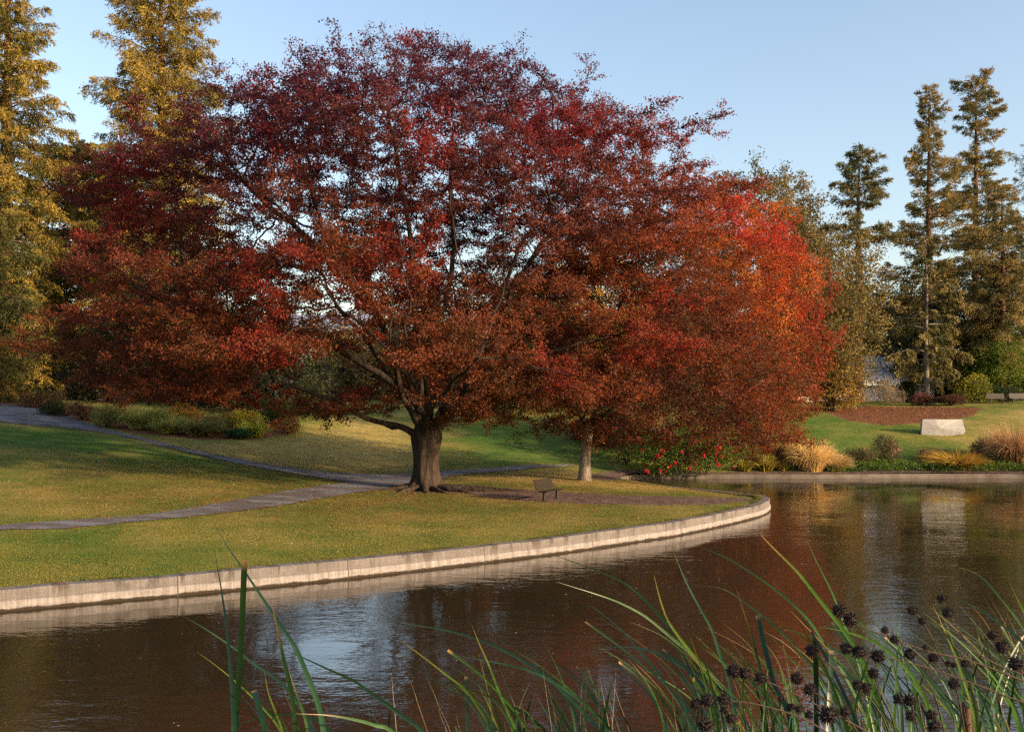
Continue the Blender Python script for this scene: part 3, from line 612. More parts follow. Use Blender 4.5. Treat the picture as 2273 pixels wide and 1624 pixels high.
# a row of far trees closing the view behind everything, copies of two
def copy_tree(o, parent=None):
    k = o.copy(); COL.objects.link(k); k.parent = parent
    for ch in o.children: copy_tree(ch, k)
    return k
FT = [bg('background_tree', 'far shaded tree closing the view behind the crimson tree', 200, 135., [(720, 170, 240), (760, 120, 290), (830, 90, 310), (900, 110, 300), (925, 140, 270)], ((.045, .046, .015), (.12, .10, .03)), 45, n=230, per=34, L=.32, W=.22, trunk_r=.35, group='far trees behind the lawn'),
      bg('background_tree', 'far shaded tree closing the view behind the crimson tree', 480, 138., [(700, 455, 510), (750, 400, 560), (830, 380, 590), (900, 400, 570), (925, 430, 540)], ((.06, .052, .016), (.15, .11, .03)), 46, n=230, per=34, L=.32, W=.22, trunk_r=.35, group='far trees behind the lawn')]
for k, (X, d_, sc_) in enumerate(((-60, 138, 1.0), (60, 142, 1.15), (340, 140, .9), (610, 142, .95), (720, 139, .85), (860, 141, .95), (1010, 138, .9), (1130, 143, 1.0), (1260, 139, 1.0), (1400, 142, 1.1), (1540, 140, 1.1))):
    o = copy_tree(FT[k % 2]); o.location = base_at(X, d_); o.scale = (sc_, sc_, sc_*rng.uniform(.9, 1.08)); o.rotation_euler = (0, 0, rng.uniform(0, 6.28))
# ------------------------------------------------------------------ conifers
def conifer(name, label, X, d, Ytop, prof, cols, seed, nb=150, Yfol=860, trunk_r=.5, rise=.10, droop=.30, dens=1., spray=.32, sw=.085, cat='conifer', group=None, base_d=None, lean=0., tip=0., hang=.35, bark=None, side=.30, bald=None):
    """prof rows (Y, half width in picture columns)"""
    base = base_at(X, d); t = thing(name, label, cat, base, group)
    ztop = EYE-(Ytop-HY)/FP*d; H = ztop-base[2]
    s_ = np.linspace(0, 1, 30); ax = np.stack([base[0]+lean*s_+.06*np.sin(s_*9+seed), base[1]+.06*np.cos(s_*7+seed), base[2]-.3+s_*(H+.3)], 1)
    rr = trunk_r*(1-s_)**.8*(1+.35*np.exp(-s_*22))+.02; mb = MB(); mb.tube(ax, rr, 12); mb.build('trunk', bark or M_BARK_RED, t, True)
    prof = np.array(sorted(prof), float); zf = EYE-(Yfol-HY)/FP*d
    g = rng.random(nb); z = zf+(ztop-zf)*(np.arange(nb)+g)/nb; Yz = HY-(z-EYE)/d*FP
    L = np.interp(Yz, prof[:, 0], prof[:, 1])/FP*d*np.where(rng.random(nb) < .3, rng.uniform(.25, .6, nb), rng.uniform(.65, 1.15, nb))
    lump = .72+.5*vnoise(np.stack([np.arange(nb)*2.39996 % 6.28*1.5, z*.45, z*0], 1), 1.1, seed); L = L*lump
    if bald is not None: L = np.where(rng.random(nb) < bald(Yz), L*.0+.05, L)
    ph = np.arange(nb)*2.39996+rng.normal(0, .35, nb)
    fz = (z-(base[2]-.3))/(H+.3); cx = np.interp(fz, s_, ax[:, 0]); cy = np.interp(fz, s_, ax[:, 1])
    hf = (z-zf)/(ztop-zf); rs = rise+.55*hf**2; dp = droop*(1-.6*hf)
    m_ = 9; u = np.linspace(0, 1, m_); BP = np.zeros((nb, m_, 3)); rad = u[None]*L[:, None]
    wig = np.cumsum(rng.normal(0, .05, (nb, m_)), 1)*L[:, None]*.35
    BP[..., 0] = cx[:, None]+np.cos(ph)[:, None]*rad-np.sin(ph)[:, None]*wig; BP[..., 1] = cy[:, None]+np.sin(ph)[:, None]*rad+np.cos(ph)[:, None]*wig
    BP[..., 2] = z[:, None]+L[:, None]*(rs[:, None]*u[None]-dp[:, None]*u[None]**2+tip*u[None]**4)+np.cumsum(rng.normal(0, .012, (nb, m_)), 1)*L[:, None]
    br = np.maximum(.012*L, .012)+.010
    V, Q = sticks(BP[:, :-1].reshape(-1, 3), BP[:, 1:].reshape(-1, 3), (br[:, None]*(1.05-u[None, :-1])).ravel(), (br[:, None]*(1.05-u[None, 1:])).ravel(), 4)
    mesh('branches', V, Q, bark or M_BARK_RED, t, True)
    # branchlets either side of every branch
    nk = np.maximum(2, (L*5.5*dens).astype(int)); bi = np.repeat(np.arange(nb), nk); uu = rng.uniform(.14, 1.0, len(bi))**.8
    f = uu*(m_-1); i = np.minimum(f.astype(int), m_-2); fr = (f-i)[:, None]; p = BP[bi, i]*(1-fr)+BP[bi, i+1]*fr; dr = unit(BP[bi, i+1]-BP[bi, i])
    sd = np.where(rng.random(len(bi)) < .5, 1., -1.); lat = np.stack([-dr[:, 1], dr[:, 0], 0*dr[:, 0]], 1)*sd[:, None]
    bl = side*L[bi]*(1.15-uu)+.28; bd = unit(dr*.65+lat*rng.uniform(.3, 1.1, len(bi))[:, None]+np.array([0, 0, -1])*rng.uniform(0, hang*2, len(bi))[:, None]+rng.normal(0, .18, dr.shape))
    k = 13; tt = np.tile(np.linspace(.0, .9, k), (len(bi), 1))+rng.uniform(0, .15, (len(bi), k))
    q = (p[:, None]+bd[:, None]*(bl[:, None]*tt)[..., None]); q[..., 2] -= hang*.5*bl[:, None]*tt**2; q = q.reshape(-1, 3)+rng.normal(0, .06, (len(bi)*k, 3))
    ad = np.repeat(bd, k, 0)+rng.normal(0, .45, q.shape)+np.array([0, 0, -hang*.6]); n = len(q)
    sv = rng.normal(0, 1, q.shape); V, Q = leaf_arrays(q, ad, rng.uniform(.6, 1.25, n)*spray, rng.uniform(.6, 1.3, n)*sw, .1, sv)
    c = mixc(cols[0], cols[1], np.clip((vnoise(q, 1.3, seed+50)-.5)*2.2+.5, 0, 1)); c = mixc(c, cols[2], np.repeat(np.clip(uu-.55, 0, 1)*2, k)*.6)
    mesh('crown', V, Q, M_NEEDLE, t, False, tint=np.repeat(jitter_col(c, .25), 4, 0)); return t
RW = ((.085, .088, .022), (.21, .155, .034), (.34, .24, .05)); RWR = ((.095, .10, .034), (.22, .165, .055), (.34, .235, .08))
G1 = 'tall redwoods at the left edge'
conifer('redwood_tree', 'golden lit redwood at the left edge, cut off by the frame', 15, 82., -160, [(-160, 5), (0, 90), (120, 120), (250, 140), (400, 150), (600, 140), (800, 135)], RW, 1, nb=430, Yfol=850, trunk_r=.75, droop=.34, dens=1.7, hang=.5, spray=.30, sw=.075)
conifer('redwood_tree', 'golden lit redwood rising behind the upper left of the crimson crown', 358, 86., -95, [(-95, 5), (0, 105), (80, 130), (170, 140), (300, 160), (450, 170), (600, 165), (800, 150)], RW, 2, nb=430, Yfol=820, trunk_r=.8, droop=.30, dens=1.7, hang=.45, spray=.30, sw=.075)
conifer('redwood_tree', 'dark shaded conifer at the left edge with branches down to the shrubs', -60, 76., 330, [(330, 10), (450, 90), (600, 150), (800, 175), (860, 170)], ((.035, .045, .012), (.08, .075, .02), (.12, .11, .03)), 3, nb=150, Yfol=870, trunk_r=.45, dens=1.6, hang=.5, spray=.30, sw=.075)
conifer('redwood_tree', 'yellow green conifer filling the gap between the two golden redwoods', 175, 95., 315, [(315, 12), (380, 85), (480, 130), (650, 140), (850, 140)], ((.13, .12, .025), (.30, .21, .04), (.40, .28, .055)), 4, nb=260, Yfol=870, trunk_r=.3, dens=2.2, hang=.5, spray=.34, sw=.10)
conifer('redwood_tree', 'round topped redwood with a long bare trunk beside the low building', 1906, 96., 335, [(335, 6), (345, 30), (365, 48), (395, 56), (440, 60), (475, 52), (490, 70), (545, 88), (600, 62), (690, 62), (740, 30)], ((.06, .08, .03), (.14, .12, .045), (.22, .18, .065)), 5, nb=120, Yfol=740, trunk_r=.46, rise=.04, droop=.16, dens=2.3, spray=.36, bald=lambda Y: np.where((Y > 462) & (Y < 500), .9, np.where((Y > 555) & (Y < 625), .85, np.where(Y > 500, .45, .0))))
conifer('redwood_tree', 'tall thin topped redwood left of the pair at the right', 2062, 106., 190, [(190, 10), (250, 34), (300, 32), (360, 40), (390, 62), (400, 92), (470, 92), (560, 112), (700, 128), (830, 120)], RWR, 6, nb=240, Yfol=850, trunk_r=.45, rise=-.02, droop=.12, dens=1.9, tip=.16, hang=.25, bald=lambda Y: np.where(Y > 380, .38+.42*np.sin(Y/11.), .0))
conifer('redwood_tree', 'tallest redwood of the right group with a thick rounded top', 2166, 110., 175, [(175, 30), (200, 46), (260, 54), (290, 38), (340, 62), (420, 90), (520, 112), (640, 138), (830, 140)], RWR, 7, nb=260, Yfol=860, trunk_r=.5, rise=.03, droop=.18, dens=1.9, hang=.3, bald=lambda Y: np.where(Y > 300, .36+.42*np.sin(Y/12.5+1), .0))
conifer('cedar_tree', 'drooping tiered cedar with pale green tips behind the mulch bed', 2056, 95., 525, [(525, 6), (580, 40), (650, 75), (740, 95), (830, 88), (880, 60)], ((.07, .075, .022), (.16, .13, .045), (.30, .23, .085)), 8, nb=60, Yfol=850, trunk_r=.27, rise=.22, droop=.42, dens=2.2, hang=.75, spray=.34, sw=.10, side=.22, bark=M_BARK_PALE)
conifer('conifer_tree', 'broad olive conifer in the sun under the tallest redwood at the right edge', 2225, 100., 420, [(420, 20), (500, 70), (600, 100), (720, 115), (830, 110)], RWR, 9, nb=150, Yfol=830, trunk_r=.4, dens=1.6, hang=.45)
conifer('grey_pine', 'thin grey pine cut off by the right edge of the frame', 2290, 118., 300, [(300, 14), (380, 40), (480, 55), (600, 60), (700, 50)], ((.07, .075, .06), (.12, .12, .09), (.16, .15, .11)), 10, nb=80, Yfol=680, trunk_r=.35, rise=.25, droop=.05, dens=.8, spray=.4, sw=.06)
# ------------------------------------------------------------------ shrubs and grasses
def ground_px(X, Y): return ground_at(X, Y)
def shrub(name, label, X, Y, w, h, cols, seed, nl=2600, L=.10, W=.07, lumps=7, cat='shrub', flowers=None, stems=6, loc=None, sink=.0, dep=.8, mat=None, group=None, flat=.0):
    """w, h in metres; leaves spread through several overlapping lumps on stems"""
    b_ = ground_px(X, Y) if loc is None else np.array(loc); t = thing(name, label, cat, b_, group)
    r = np.random.default_rng(seed+300); C = []
    for k in range(lumps):
        a_ = r.uniform(0, 6.28); q = r.uniform(0, 1)**.6; C.append([math.cos(a_)*q*w*.32, math.sin(a_)*q*w*.32*dep, h*r.uniform(.32, .70)*(1-.35*q*q), w*r.uniform(.16, .28), h*r.uniform(.22, .34)])
    C.append([0, 0, h*.42, w*.36, h*.42]); C = np.array(C)
    i = rng.integers(0, len(C), nl); v = unit(rng.normal(size=(nl, 3)))*rng.uniform(.35, 1., (nl, 1))**.45*(1+.22*rng.normal(size=(nl, 1))*.6)
    p = np.stack([C[i, 0]+v[:, 0]*C[i, 3], C[i, 1]+v[:, 1]*C[i, 3]*dep, np.maximum(C[i, 2]+v[:, 2]*C[i, 4], .03*h)], 1)+b_
    ax = v*.6+rng.normal(0, .6, v.shape)+np.array([0, 0, .15]); V, Q = leaf_arrays(p, ax, rng.uniform(.6, 1.3, nl)*L, rng.uniform(.6, 1.3, nl)*W, .12)
    c = jitter_col(mixc(cols[0], cols[1], np.clip((vnoise(p, w*.16+.15, seed)-.5)*2+.5, 0, 1)), .25)
    mesh('crown', V, Q, mat or M_LEAF, t, tint=np.repeat(c, 4, 0))
    mb = MB()
    for k in range(stems):
        q = C[k % len(C)]; mb.tube(curve([b_+[0, 0, -.05], b_+[q[0]*.4, q[1]*.4, q[2]*.5], b_+[q[0], q[1], q[2]+q[4]*.3]], 7), np.linspace(.035, .010, 7)*min(1, h), 5)
    mb.build('stems', M_BRANCH, t, True)
    if flowers:
        nf, fc, fs, per = flowers; i = rng.integers(0, len(C), nf); v = unit(rng.normal(size=(nf, 3))-np.array([0, .9, 0])); p = np.stack([C[i, 0]+v[:, 0]*C[i, 3]*1.05, C[i, 1]+v[:, 1]*C[i, 3]*dep*1.05, np.maximum(C[i, 2]+v[:, 2]*C[i, 4]*1.05, .1*h)], 1)+b_
        pp_ = np.repeat(p, per, 0)+rng.normal(0, fs*.35, (nf*per, 3)); n = len(pp_); V, Q = leaf_arrays(pp_, rng.normal(size=(n, 3)), fs*rng.uniform(.5, 1, n), fs*.7, .2); mesh('blossoms', V, Q, M_LEAF, t, tint=np.repeat(jitter_col(np.tile(fc, (n, 1)), .25), 4, 0))
    return t
def tussock(name, label, X, Y, w, h, cols, seed, nb=1500, width=.012, arch=1., cat='ornamental grass', loc=None, lean=(0, 0), group=None, seg=7, up=1.):
    """fountain of arching grass blades; w, h in metres"""
    b_ = ground_px(X, Y) if loc is None else np.array(loc); t = thing(name, label, cat, b_, group)
    a_ = rng.uniform(0, 6.28, nb); th0 = rng.uniform(0, 1, nb)**.75*1.15; ln = h*rng.uniform(.75, 1.22, nb)*(1.0-.12*th0); u = np.linspace(0, 1, seg+1)[None]
    th = th0[:, None]*(.45+.55*u)+(.25+1.5*arch*rng.uniform(.5, 1.15, nb)*(.35+th0))[:, None]*u**2.0; ds = (ln/seg)[:, None]
    rr = np.concatenate([np.zeros((nb, 1)), np.cumsum(np.sin(th[:, :-1])*ds, 1)], 1)*(w/(1.5*h))+(rng.random(nb)**.5*w*.25)[:, None]; zz = np.maximum(np.concatenate([np.zeros((nb, 1)), np.cumsum(np.cos(th[:, :-1])*ds, 1)], 1), .02*u)
    x = np.cos(a_)[:, None]*rr+lean[0]*u**2; y = np.sin(a_)[:, None]*rr+lean[1]*u**2
    P = np.stack([x, y, zz], -1)+b_; D = unit(np.gradient(P, axis=1)); S = unit(np.cross(D, rng.normal(size=(nb, 1, 3)))); wd = width*(1.05-u**1.5)[..., None]*rng.uniform(.6, 1.3, (nb, 1, 1))
    V = np.stack([P-S*wd, P+S*wd], 2); k = (seg+1)*2; i = np.arange(nb)[:, None]*k+np.arange(seg)[None]*2; Q = np.stack([i, i+1, i+3, i+2], -1).reshape(-1, 4)
    c = jitter_col(mixc(cols[0], cols[1], np.clip((vnoise(P[:, 3], w*.2+.1, seed)-.5)*2+.5, 0, 1)), .28)
    mesh('blades', V.reshape(-1, 3), Q, M_DRY, t, tint=np.repeat(c, k, 0)); return t
STRAW = ((.42, .28, .10), (.66, .46, .20)); BRN = ((.13, .07, .03), (.28, .16, .07)); GGRN = ((.19, .22, .045), (.47, .43, .12)); AMB = ((.30, .17, .03), (.46, .30, .05))
# far bank, from the inlet to the right edge
shrub('flowering_shrub', 'green shrub with clusters of crimson blossom overhanging the inlet', 1500, 1062, 8.2, 3.9, ((.05, .10, .014), (.10, .16, .024)), 61, nl=7600, L=.19, W=.10, lumps=15, flowers=(85, (.52, .03, .05), .13, 26), loc=(11.0, 65.0, .2), dep=.42)
shrub('flowering_shrub', 'tall loose green shrub with a few red blossoms under the rust red branches', 1395, 1040, 4.6, 5.2, ((.03, .055, .012), (.07, .10, .02)), 62, nl=3600, L=.2, W=.11, lumps=9, flowers=(14, (.58, .035, .05), .17, 20), loc=(7.6, 68.2, .6))
shrub('dark_shrub', 'black green shrub mass behind the pale trunk of the smaller red tree', 1360, 1030, 7.5, 3.2, ((.016, .024, .009), (.035, .042, .014)), 63, nl=5200, L=.2, W=.12, lumps=9, loc=(7.0, 74., 1.3))
for k, (X, w, h) in enumerate(((1652, 1.3, .95), (1700, 1.5, 1.2), (1735, .9, .8))):
    tussock('iris_clump', ('low yellow green leafy clump beside the crimson blossoms', 'yellow green leafy clump, largest one under the orange red branches', 'small yellow green leafy clump left of the straw mound')[k], X, 1057, w, h, ((.16, .15, .02), (.34, .25, .04)), 70+k, nb=420, width=.020, arch=.5, cat='plant', loc=[(X-HX)/FP*67.2, 67.2, .35])
shrub('russet_shrub', 'russet brown shrub between the yellow clumps and the straw coloured mound', 1742, 1050, 2.0, 1.5, ((.10, .045, .025), (.22, .085, .04)), 64, nl=1800, loc=[(1732-HX)/FP*68.6, 68.6, .5])
tussock('straw_grass_clump', 'big domed straw coloured grass mound spilling over the far stone edging', 1800, 1056, 2.9, 2.1, STRAW, 75, nb=3600, width=.013, arch=.9, loc=[(1800-HX)/FP*67.3, 67.3, .36])
tussock('straw_grass_clump', 'smaller untidy straw coloured grass mound right of the domed one', 1855, 1058, 1.7, 1.25, ((.36, .24, .09), (.56, .40, .19)), 76, nb=1800, width=.012, arch=.8, loc=[(1852-HX)/FP*67.2, 67.2, .36], lean=(.3, 0))
shrub('pink_flowered_shrub', 'rounded dark shrub dotted with pink flowers, taller lobe of the two', 1965, 1035, 2.9, 2.5, ((.055, .055, .022), (.13, .115, .05)), 65, nl=4600, L=.09, W=.05, lumps=9, flowers=(34, (.70, .25, .30), .09, 5), loc=[(1965-HX)/FP*69.2, 69.2, .75], stems=9)
shrub('pink_flowered_shrub', 'lower sprawling dark shrub with few pink flowers beside the straw mounds', 1912, 1045, 2.7, 1.7, ((.06, .052, .026), (.13, .10, .055)), 66, nl=3400, L=.09, W=.05, lumps=8, flowers=(9, (.70, .25, .30), .08, 5), loc=[(1912-HX)/FP*68.4, 68.4, .6], stems=9)
tussock('amber_grass_clump', 'amber ornamental grass fading to green at the water edge', 2125, 1045, 3.6, 1.25, AMB, 77, nb=3000, width=.012, arch=.7, loc=[(2125-HX)/FP*68., 68., .5], lean=(-.3, 0))
shrub('brown_shrub', 'small brown shrub left of the amber grass', 2068, 1030, 1.9, 1.3, ((.09, .06, .03), (.17, .11, .05)), 67, nl=1700, loc=[(2066-HX)/FP*69.3, 69.3, .7])
shrub('brown_shrub', 'olive brown shrub between the amber grass and the tan grass', 2185, 1010, 1.9, 1.9, ((.12, .07, .035), (.24, .14, .06)), 68, nl=1900, loc=[(2180-HX)/FP*70, 70., .9])
tussock('tan_grass_clump', 'tall feathery tan grass mound at the right edge of the far bank', 2250, 1045, 3.6, 2.9, ((.24, .13, .06), (.44, .26, .13)), 78, nb=4200, width=.012, arch=.75, loc=[(2252-HX)/FP*68.6, 68.6, .6])
# low green cover along the far edge
g = rng.uniform([20.5, 66.5], [41, 70.2], (15000, 2)); g = g[(g[:, 1] < 68.6+.9*np.sin(g[:, 0]*.9)+rng.normal(0, .3, len(g)))]; n = len(g); z = hgt(g)
hh = .25+.55*vnoise(np.column_stack([g, 0*z]), .9, 91); P = np.column_stack([g, z+rng.random(n)**.6*hh]); V, Q = leaf_arrays(P, rng.normal(0, .7, (n, 3))+[0, 0, .5], rng.uniform(.08, .2, n), rng.uniform(.06, .12, n), .1)
tag(mesh('ground_cover', V, Q, M_LEAF, tint=np.repeat(jitter_col(mixc((.035, .08, .012), (.10, .15, .022), vnoise(P, .7, 92)), .25), 4, 0)), 'low bright green ground cover along the far stone edging', 'ground cover', kind='stuff')
# beds beyond the far lawn
shrub('bare_twiggy_shrub', 'grey brown twiggy rounded shrub against the low building', 1965, 900, 2.9, 2.5, ((.20, .16, .11), (.36, .29, .20)), 101, nl=3000, L=.16, W=.035, loc=base_at(1978, 94))
shrub('maroon_shrub', 'maroon brown hedge like shrub around the foot of the cedar', 2040, 900, 3.4, 1.25, ((.055, .018, .014), (.12, .045, .03)), 102, nl=2400, L=.13, W=.08, loc=base_at(2042, 91.5), lumps=9, dep=.5)
shrub('maroon_shrub', 'maroon brown low shrub right of the cedar trunk', 2115, 902, 4.0, 1.05, ((.06, .026, .016), (.13, .055, .03)), 103, nl=2600, L=.13, W=.08, loc=base_at(2112, 90.5), lumps=9, dep=.5)
shrub('yellow_green_shrub', 'yellow green open shrub between the cedar and the dark benches', 2160, 895, 4.0, 3.1, ((.13, .14, .018), (.28, .25, .03)), 104, nl=2600, L=.2, W=.11, loc=base_at(2160, 93), lumps=10)
shrub('dark_leafy_shrub', 'dark green leafy shrub beside the maroon shrub and building corner', 2012, 890, 2.2, 2.6, ((.022, .032, .01), (.06, .07, .016)), 105, nl=1800, L=.18, W=.11, loc=base_at(2012, 96))
shrub('bamboo_clump', 'bright green feathery bamboo mass at the right edge', 2235, 860, 8.5, 7.4, LIME, 106, nl=8000, L=.30, W=.07, lumps=14, loc=base_at(2238, 98), stems=14)
shrub('bamboo_clump', 'low darker green bamboo behind the yellow green shrub', 2150, 870, 5.5, 5.2, ((.045, .075, .012), (.10, .13, .02)), 107, nl=4200, L=.28, W=.08, lumps=10, loc=base_at(2168, 101), stems=10)
shrub('dark_leafy_shrub', 'dark leafy shrub with one pink bloom behind the two benches', 2228, 885, 3.6, 1.9, ((.015, .03, .014), (.04, .06, .02)), 108, nl=2200, L=.16, W=.1, loc=base_at(2228, 93.5), flowers=(2, (.6, .15, .25), .12, 8))
# bed by the upper path
BL = lambda X, Y: ground_at(X, Y)
shrub('brown_shrub', 'brown mounded shrub by the upper path at the left edge', 75, 905, 3.6, 1.4, ((.10, .055, .025), (.20, .11, .045)), 111, nl=3000, loc=BL(90, 906))
shrub('dark_shrub', 'dark green clipped looking shrub by the upper path', 125, 925, 2.7, 1.15, ((.025, .03, .010), (.055, .058, .018)), 112, nl=2600, loc=BL(124, 922))
shrub('brown_shrub', 'rust brown shrub right of the dark clipped looking one', 180, 935, 2.2, 1.5, ((.11, .055, .025), (.21, .11, .05)), 113, nl=2200, loc=BL(182, 932))
shrub('olive_shrub', 'olive green loose shrub at the bend of the upper path', 240, 952, 2.9, 1.8, ((.12, .13, .025), (.26, .24, .06)), 114, nl=2600, L=.14, W=.06, loc=BL(240, 948))
for k, (X, Y, w, h, cc) in enumerate(((315, 952, 3.0, 1.75, GGRN), (375, 962, 2.6, 1.2, GGRN), (440, 968, 2.5, 1.15, ((.13, .13, .035), (.28, .24, .09))), (480, 960, 2.3, 1.4, ((.14, .13, .04), (.30, .25, .10))))):
    tussock('green_grass_clump', ('tall soft green grass mound right of the olive shrub', 'green grass mound second along the flower bed', 'pale seedy green grass mound in front of the bed', 'pale grass mound beside the yellow flowers')[k], X, Y, w, h, cc, 120+k, nb=1500, width=.016, arch=.9, loc=BL(X, Y), lean=(.4, -.1))
shrub('yellow_flowers', 'yellow and orange flowering plant at the end of the bed', 535, 950, 3.4, 1.9, ((.28, .29, .03), (.60, .48, .05)), 115, nl=2600, L=.16, W=.06, flowers=(40, (.62, .30, .03), .12, 6), loc=BL(540, 962), cat='plant')
tussock('day_lily', 'yellow green strappy leaved clump in front of the yellow flowers', 560, 968, 2.0, 1.2, ((.24, .28, .04), (.55, .52, .08)), 125, nb=420, width=.028, arch=.8, cat='plant', loc=BL(565, 970))
shrub('blue_green_plant', 'low blue green plant at the front of the flower bed', 545, 972, 2.0, .75, ((.03, .09, .03), (.06, .14, .05)), 116, nl=1300, L=.14, W=.08, loc=BL(528, 974), cat='plant')
shrub('dark_shrub', 'dark fern like shrub behind the yellow flowers', 610, 930, 3.2, 2.4, ((.025, .045, .012), (.06, .085, .018)), 117, nl=2400, L=.2, W=.09, loc=BL(612, 950))
shrub('rust_plant', 'rust coloured low plant at the right end of the flower bed', 640, 960, 2.2, 1.3, ((.15, .08, .03), (.28, .15, .05)), 118, nl=1500, L=.12, W=.07, loc=BL(640, 962), cat='plant')
shrub('orange_shrub', 'orange leaved shrub under the hanging crimson branches', 400, 930, 3.0, 1.9, ((.26, .12, .02), (.48, .24, .03)), 119, nl=1600, L=.15, W=.1, loc=BL(400, 945))
# ------------------------------------------------------------------ benches, slab, building, fence
M_WOOD = plain('weathered bench wood', (.014, .010, .010), .7, .4, 9., .2); M_IRON = plain('dark metal', (.02, .018, .018), .5, .2, 5, .4); M_GREYWOOD = plain('silvered wood', (.085, .072, .066), .7, .3, 8)
M_PALEWOOD = plain('pale bench slats', (.50, .44, .38), .7, .2, 8)
def bench(label, loc, yaw, length, wood, group=None):
    """u runs along the seat, the sitter faces f"""
    t = thing('park_bench', label, 'bench', loc, group); u = np.array([math.cos(yaw), math.sin(yaw), 0]); f = np.array([math.sin(yaw), -math.cos(yaw), 0]); zz = np.array([0, 0, 1.]); o = np.array(loc)
    R = np.stack([u, f, zz], 1); mb = MB()
    for k in range(4): mb.box(o+R@np.array([0, -.14+k*.115, .43]), (length, .095, .04), R, .008)
    mb.build('seat', wood, t)
    th = math.radians(20); rf = R@np.array([0, -math.sin(th), math.cos(th)]); nf = R@np.array([0, math.cos(th), math.sin(th)]); RB = np.stack([u, nf, rf], 1); mb = MB()
    for k in range(5): mb.box(o+R@np.array([0, -.235, .47])+rf*(.05+k*.095), (length, .04, .078), RB, .008)
    mb.build('backrest', wood, t)
    for s_ in (-1, 1):
        c = o+u*s_*length*.36; mb = MB(); mb.box(c+R@np.array([0, .02, .20]), (.08, .10, .46), R, .01); mb.box(c+R@np.array([0, .02, .395]), (.06, .42, .035), R, .006); mb.box(c+R@np.array([0, .02, -.005]), (.12, .18, .03), R, .004); mb.build('leg', M_IRON, t)
        mb = MB(); mb.box(c+R@np.array([0, -.255, .47])+rf*.22, (.05, .03, .52), RB, .006); mb.build('back_bracket', M_IRON, t)
    return t
bb = ground_at(1221, 1110); bench('dark slatted wooden bench on two pedestals, alone under the crimson tree facing the pond', bb, math.radians(60), 1.65, M_WOOD)
bench('pale slatted bench in front of the low building, half behind the orange red leaves', base_at(1789, 92), math.radians(8), 1.35, M_PALEWOOD)
bench('left one of two dark benches in the shade at the far lawn edge', base_at(2212, 91), math.radians(-6), 1.5, M_GREYWOOD, 'two dark benches at the far lawn edge')
bench('right one of two dark benches in the shade, at the frame edge', base_at(2262, 91), math.radians(4), 1.5, M_GREYWOOD, 'two dark benches at the far lawn edge')
# marble slab sculpture
m, nt, b = new_mat('pale marble'); v = objco(nt); f = noise(nt, objco(nt, 1, 1, 1.4), 1.1, 6, .65, 1.2)
nt.links.new(ramp(nt, f, [(.3, (.20, .20, .20)), (.5, (.30, .297, .295)), (.62, (.33, .325, .32)), (.645, (.235, .23, .23)), (.7, (.34, .335, .33))]), b.inputs['Base Color']); b.inputs['Roughness'].default_value = .6; bump(nt, b, noise(nt, v, 12, 5, .6), .2, .02)
c = ground_at(2090, 965); t = thing('marble_slab', 'long pale marble slab sculpture standing on the far lawn', 'sculpture', c)
yw = math.radians(-7); R = np.array([[math.cos(yw), -math.sin(yw), 0], [math.sin(yw), math.cos(yw), 0], [0, 0, 1]])
prof = np.array([(-1.53, -.25), (-.4, -.22), (.6, -.08), (1.50, .06), (1.60, .22), (1.56, .45), (1.49, .72), (1.50, 1.12), (.5, 1.115), (-.6, 1.125), (-1.43, 1.12), (-1.47, .6)]); k = len(prof)
fr = np.column_stack([prof[:, 0], np.full(k, -.30), prof[:, 1]]); fr[7, 1] = -.02; fr[8, 1] = -.16; fr[6, 1] = -.2; bk = np.column_stack([prof[:, 0]*.97, np.full(k, .30), prof[:, 1]])
V = np.vstack([fr, bk, [[-.2, -.36, .45]], [[0, .33, .5]]])@R.T+c; T = []; Q = []
for i in range(k):
    j = (i+1) % k; T.append([i, j, 2*k]); T.append([k+j, k+i, 2*k+1]); Q.append([i, k+i, k+j, j])
mesh('slab', V, [np.array(Q), np.array(T)], m, t)
# low building beyond the mulch bed
M_WALL = plain('buff wall', (.52, .47, .45), .85, .12, 1.2); M_ROOF = plain('pale roof sheet', (.86, .82, .80), .8, .06, .8, .2); M_TRIM = plain('white trim', (.72, .72, .74), .6, .08, 2.); M_SHADOW_LINE = plain('shadow dark soffit', (.05, .045, .045), .8, .2, 2.)
m, nt, b = new_mat('dark window glass'); b.inputs['Base Color'].default_value = (.02, .025, .03, 1); b.inputs['Roughness'].default_value = .08; M_GLASS = m
DB = 103.; xl, xr = (1690-HX)/FP*DB, (2075-HX)/FP*DB; zb = hz((xl+xr)/2, DB)-.1; zt = EYE-(856-HY)/FP*DB; xm = (xl+xr)/2
t = thing('low_building', 'low buff building with pale roof and white fascia behind the redwood trunk', 'building', (xm, DB, zb))
mb = MB(); mb.box((xm, DB+5, (zb+zt)/2), (xr-xl, 10, zt-zb), None, .02); mb.build('wall', M_WALL, t)
mb = MB(); mb.box((xm, DB-.55, zt+.14), (xr-xl+1.4, .10, .30), None, .01); mb.build('fascia', M_TRIM, t)
mb = MB(); mb.box((xm, DB-.25, zt+.03), (xr-xl+1.2, .5, .06)); mb.build('soffit', M_SHADOW_LINE, t)  # soffit coloured dark to draw the shadow line under the fascia
x0, x1 = xl-.8, xr+.8; zr = zt+.30; V = [[x0, DB-.62, zr], [x1, DB-.62, zr], [x1-2.5, DB+7, zr+3.0], [x0+2.5, DB+7, zr+3.0], [x1, DB+14, zr], [x0, DB+14, zr]]
rf = mesh('roof', V, [np.array([[0, 1, 2, 3], [3, 2, 4, 5]]), np.array([[1, 4, 2], [0, 3, 5]])], M_ROOF, t)
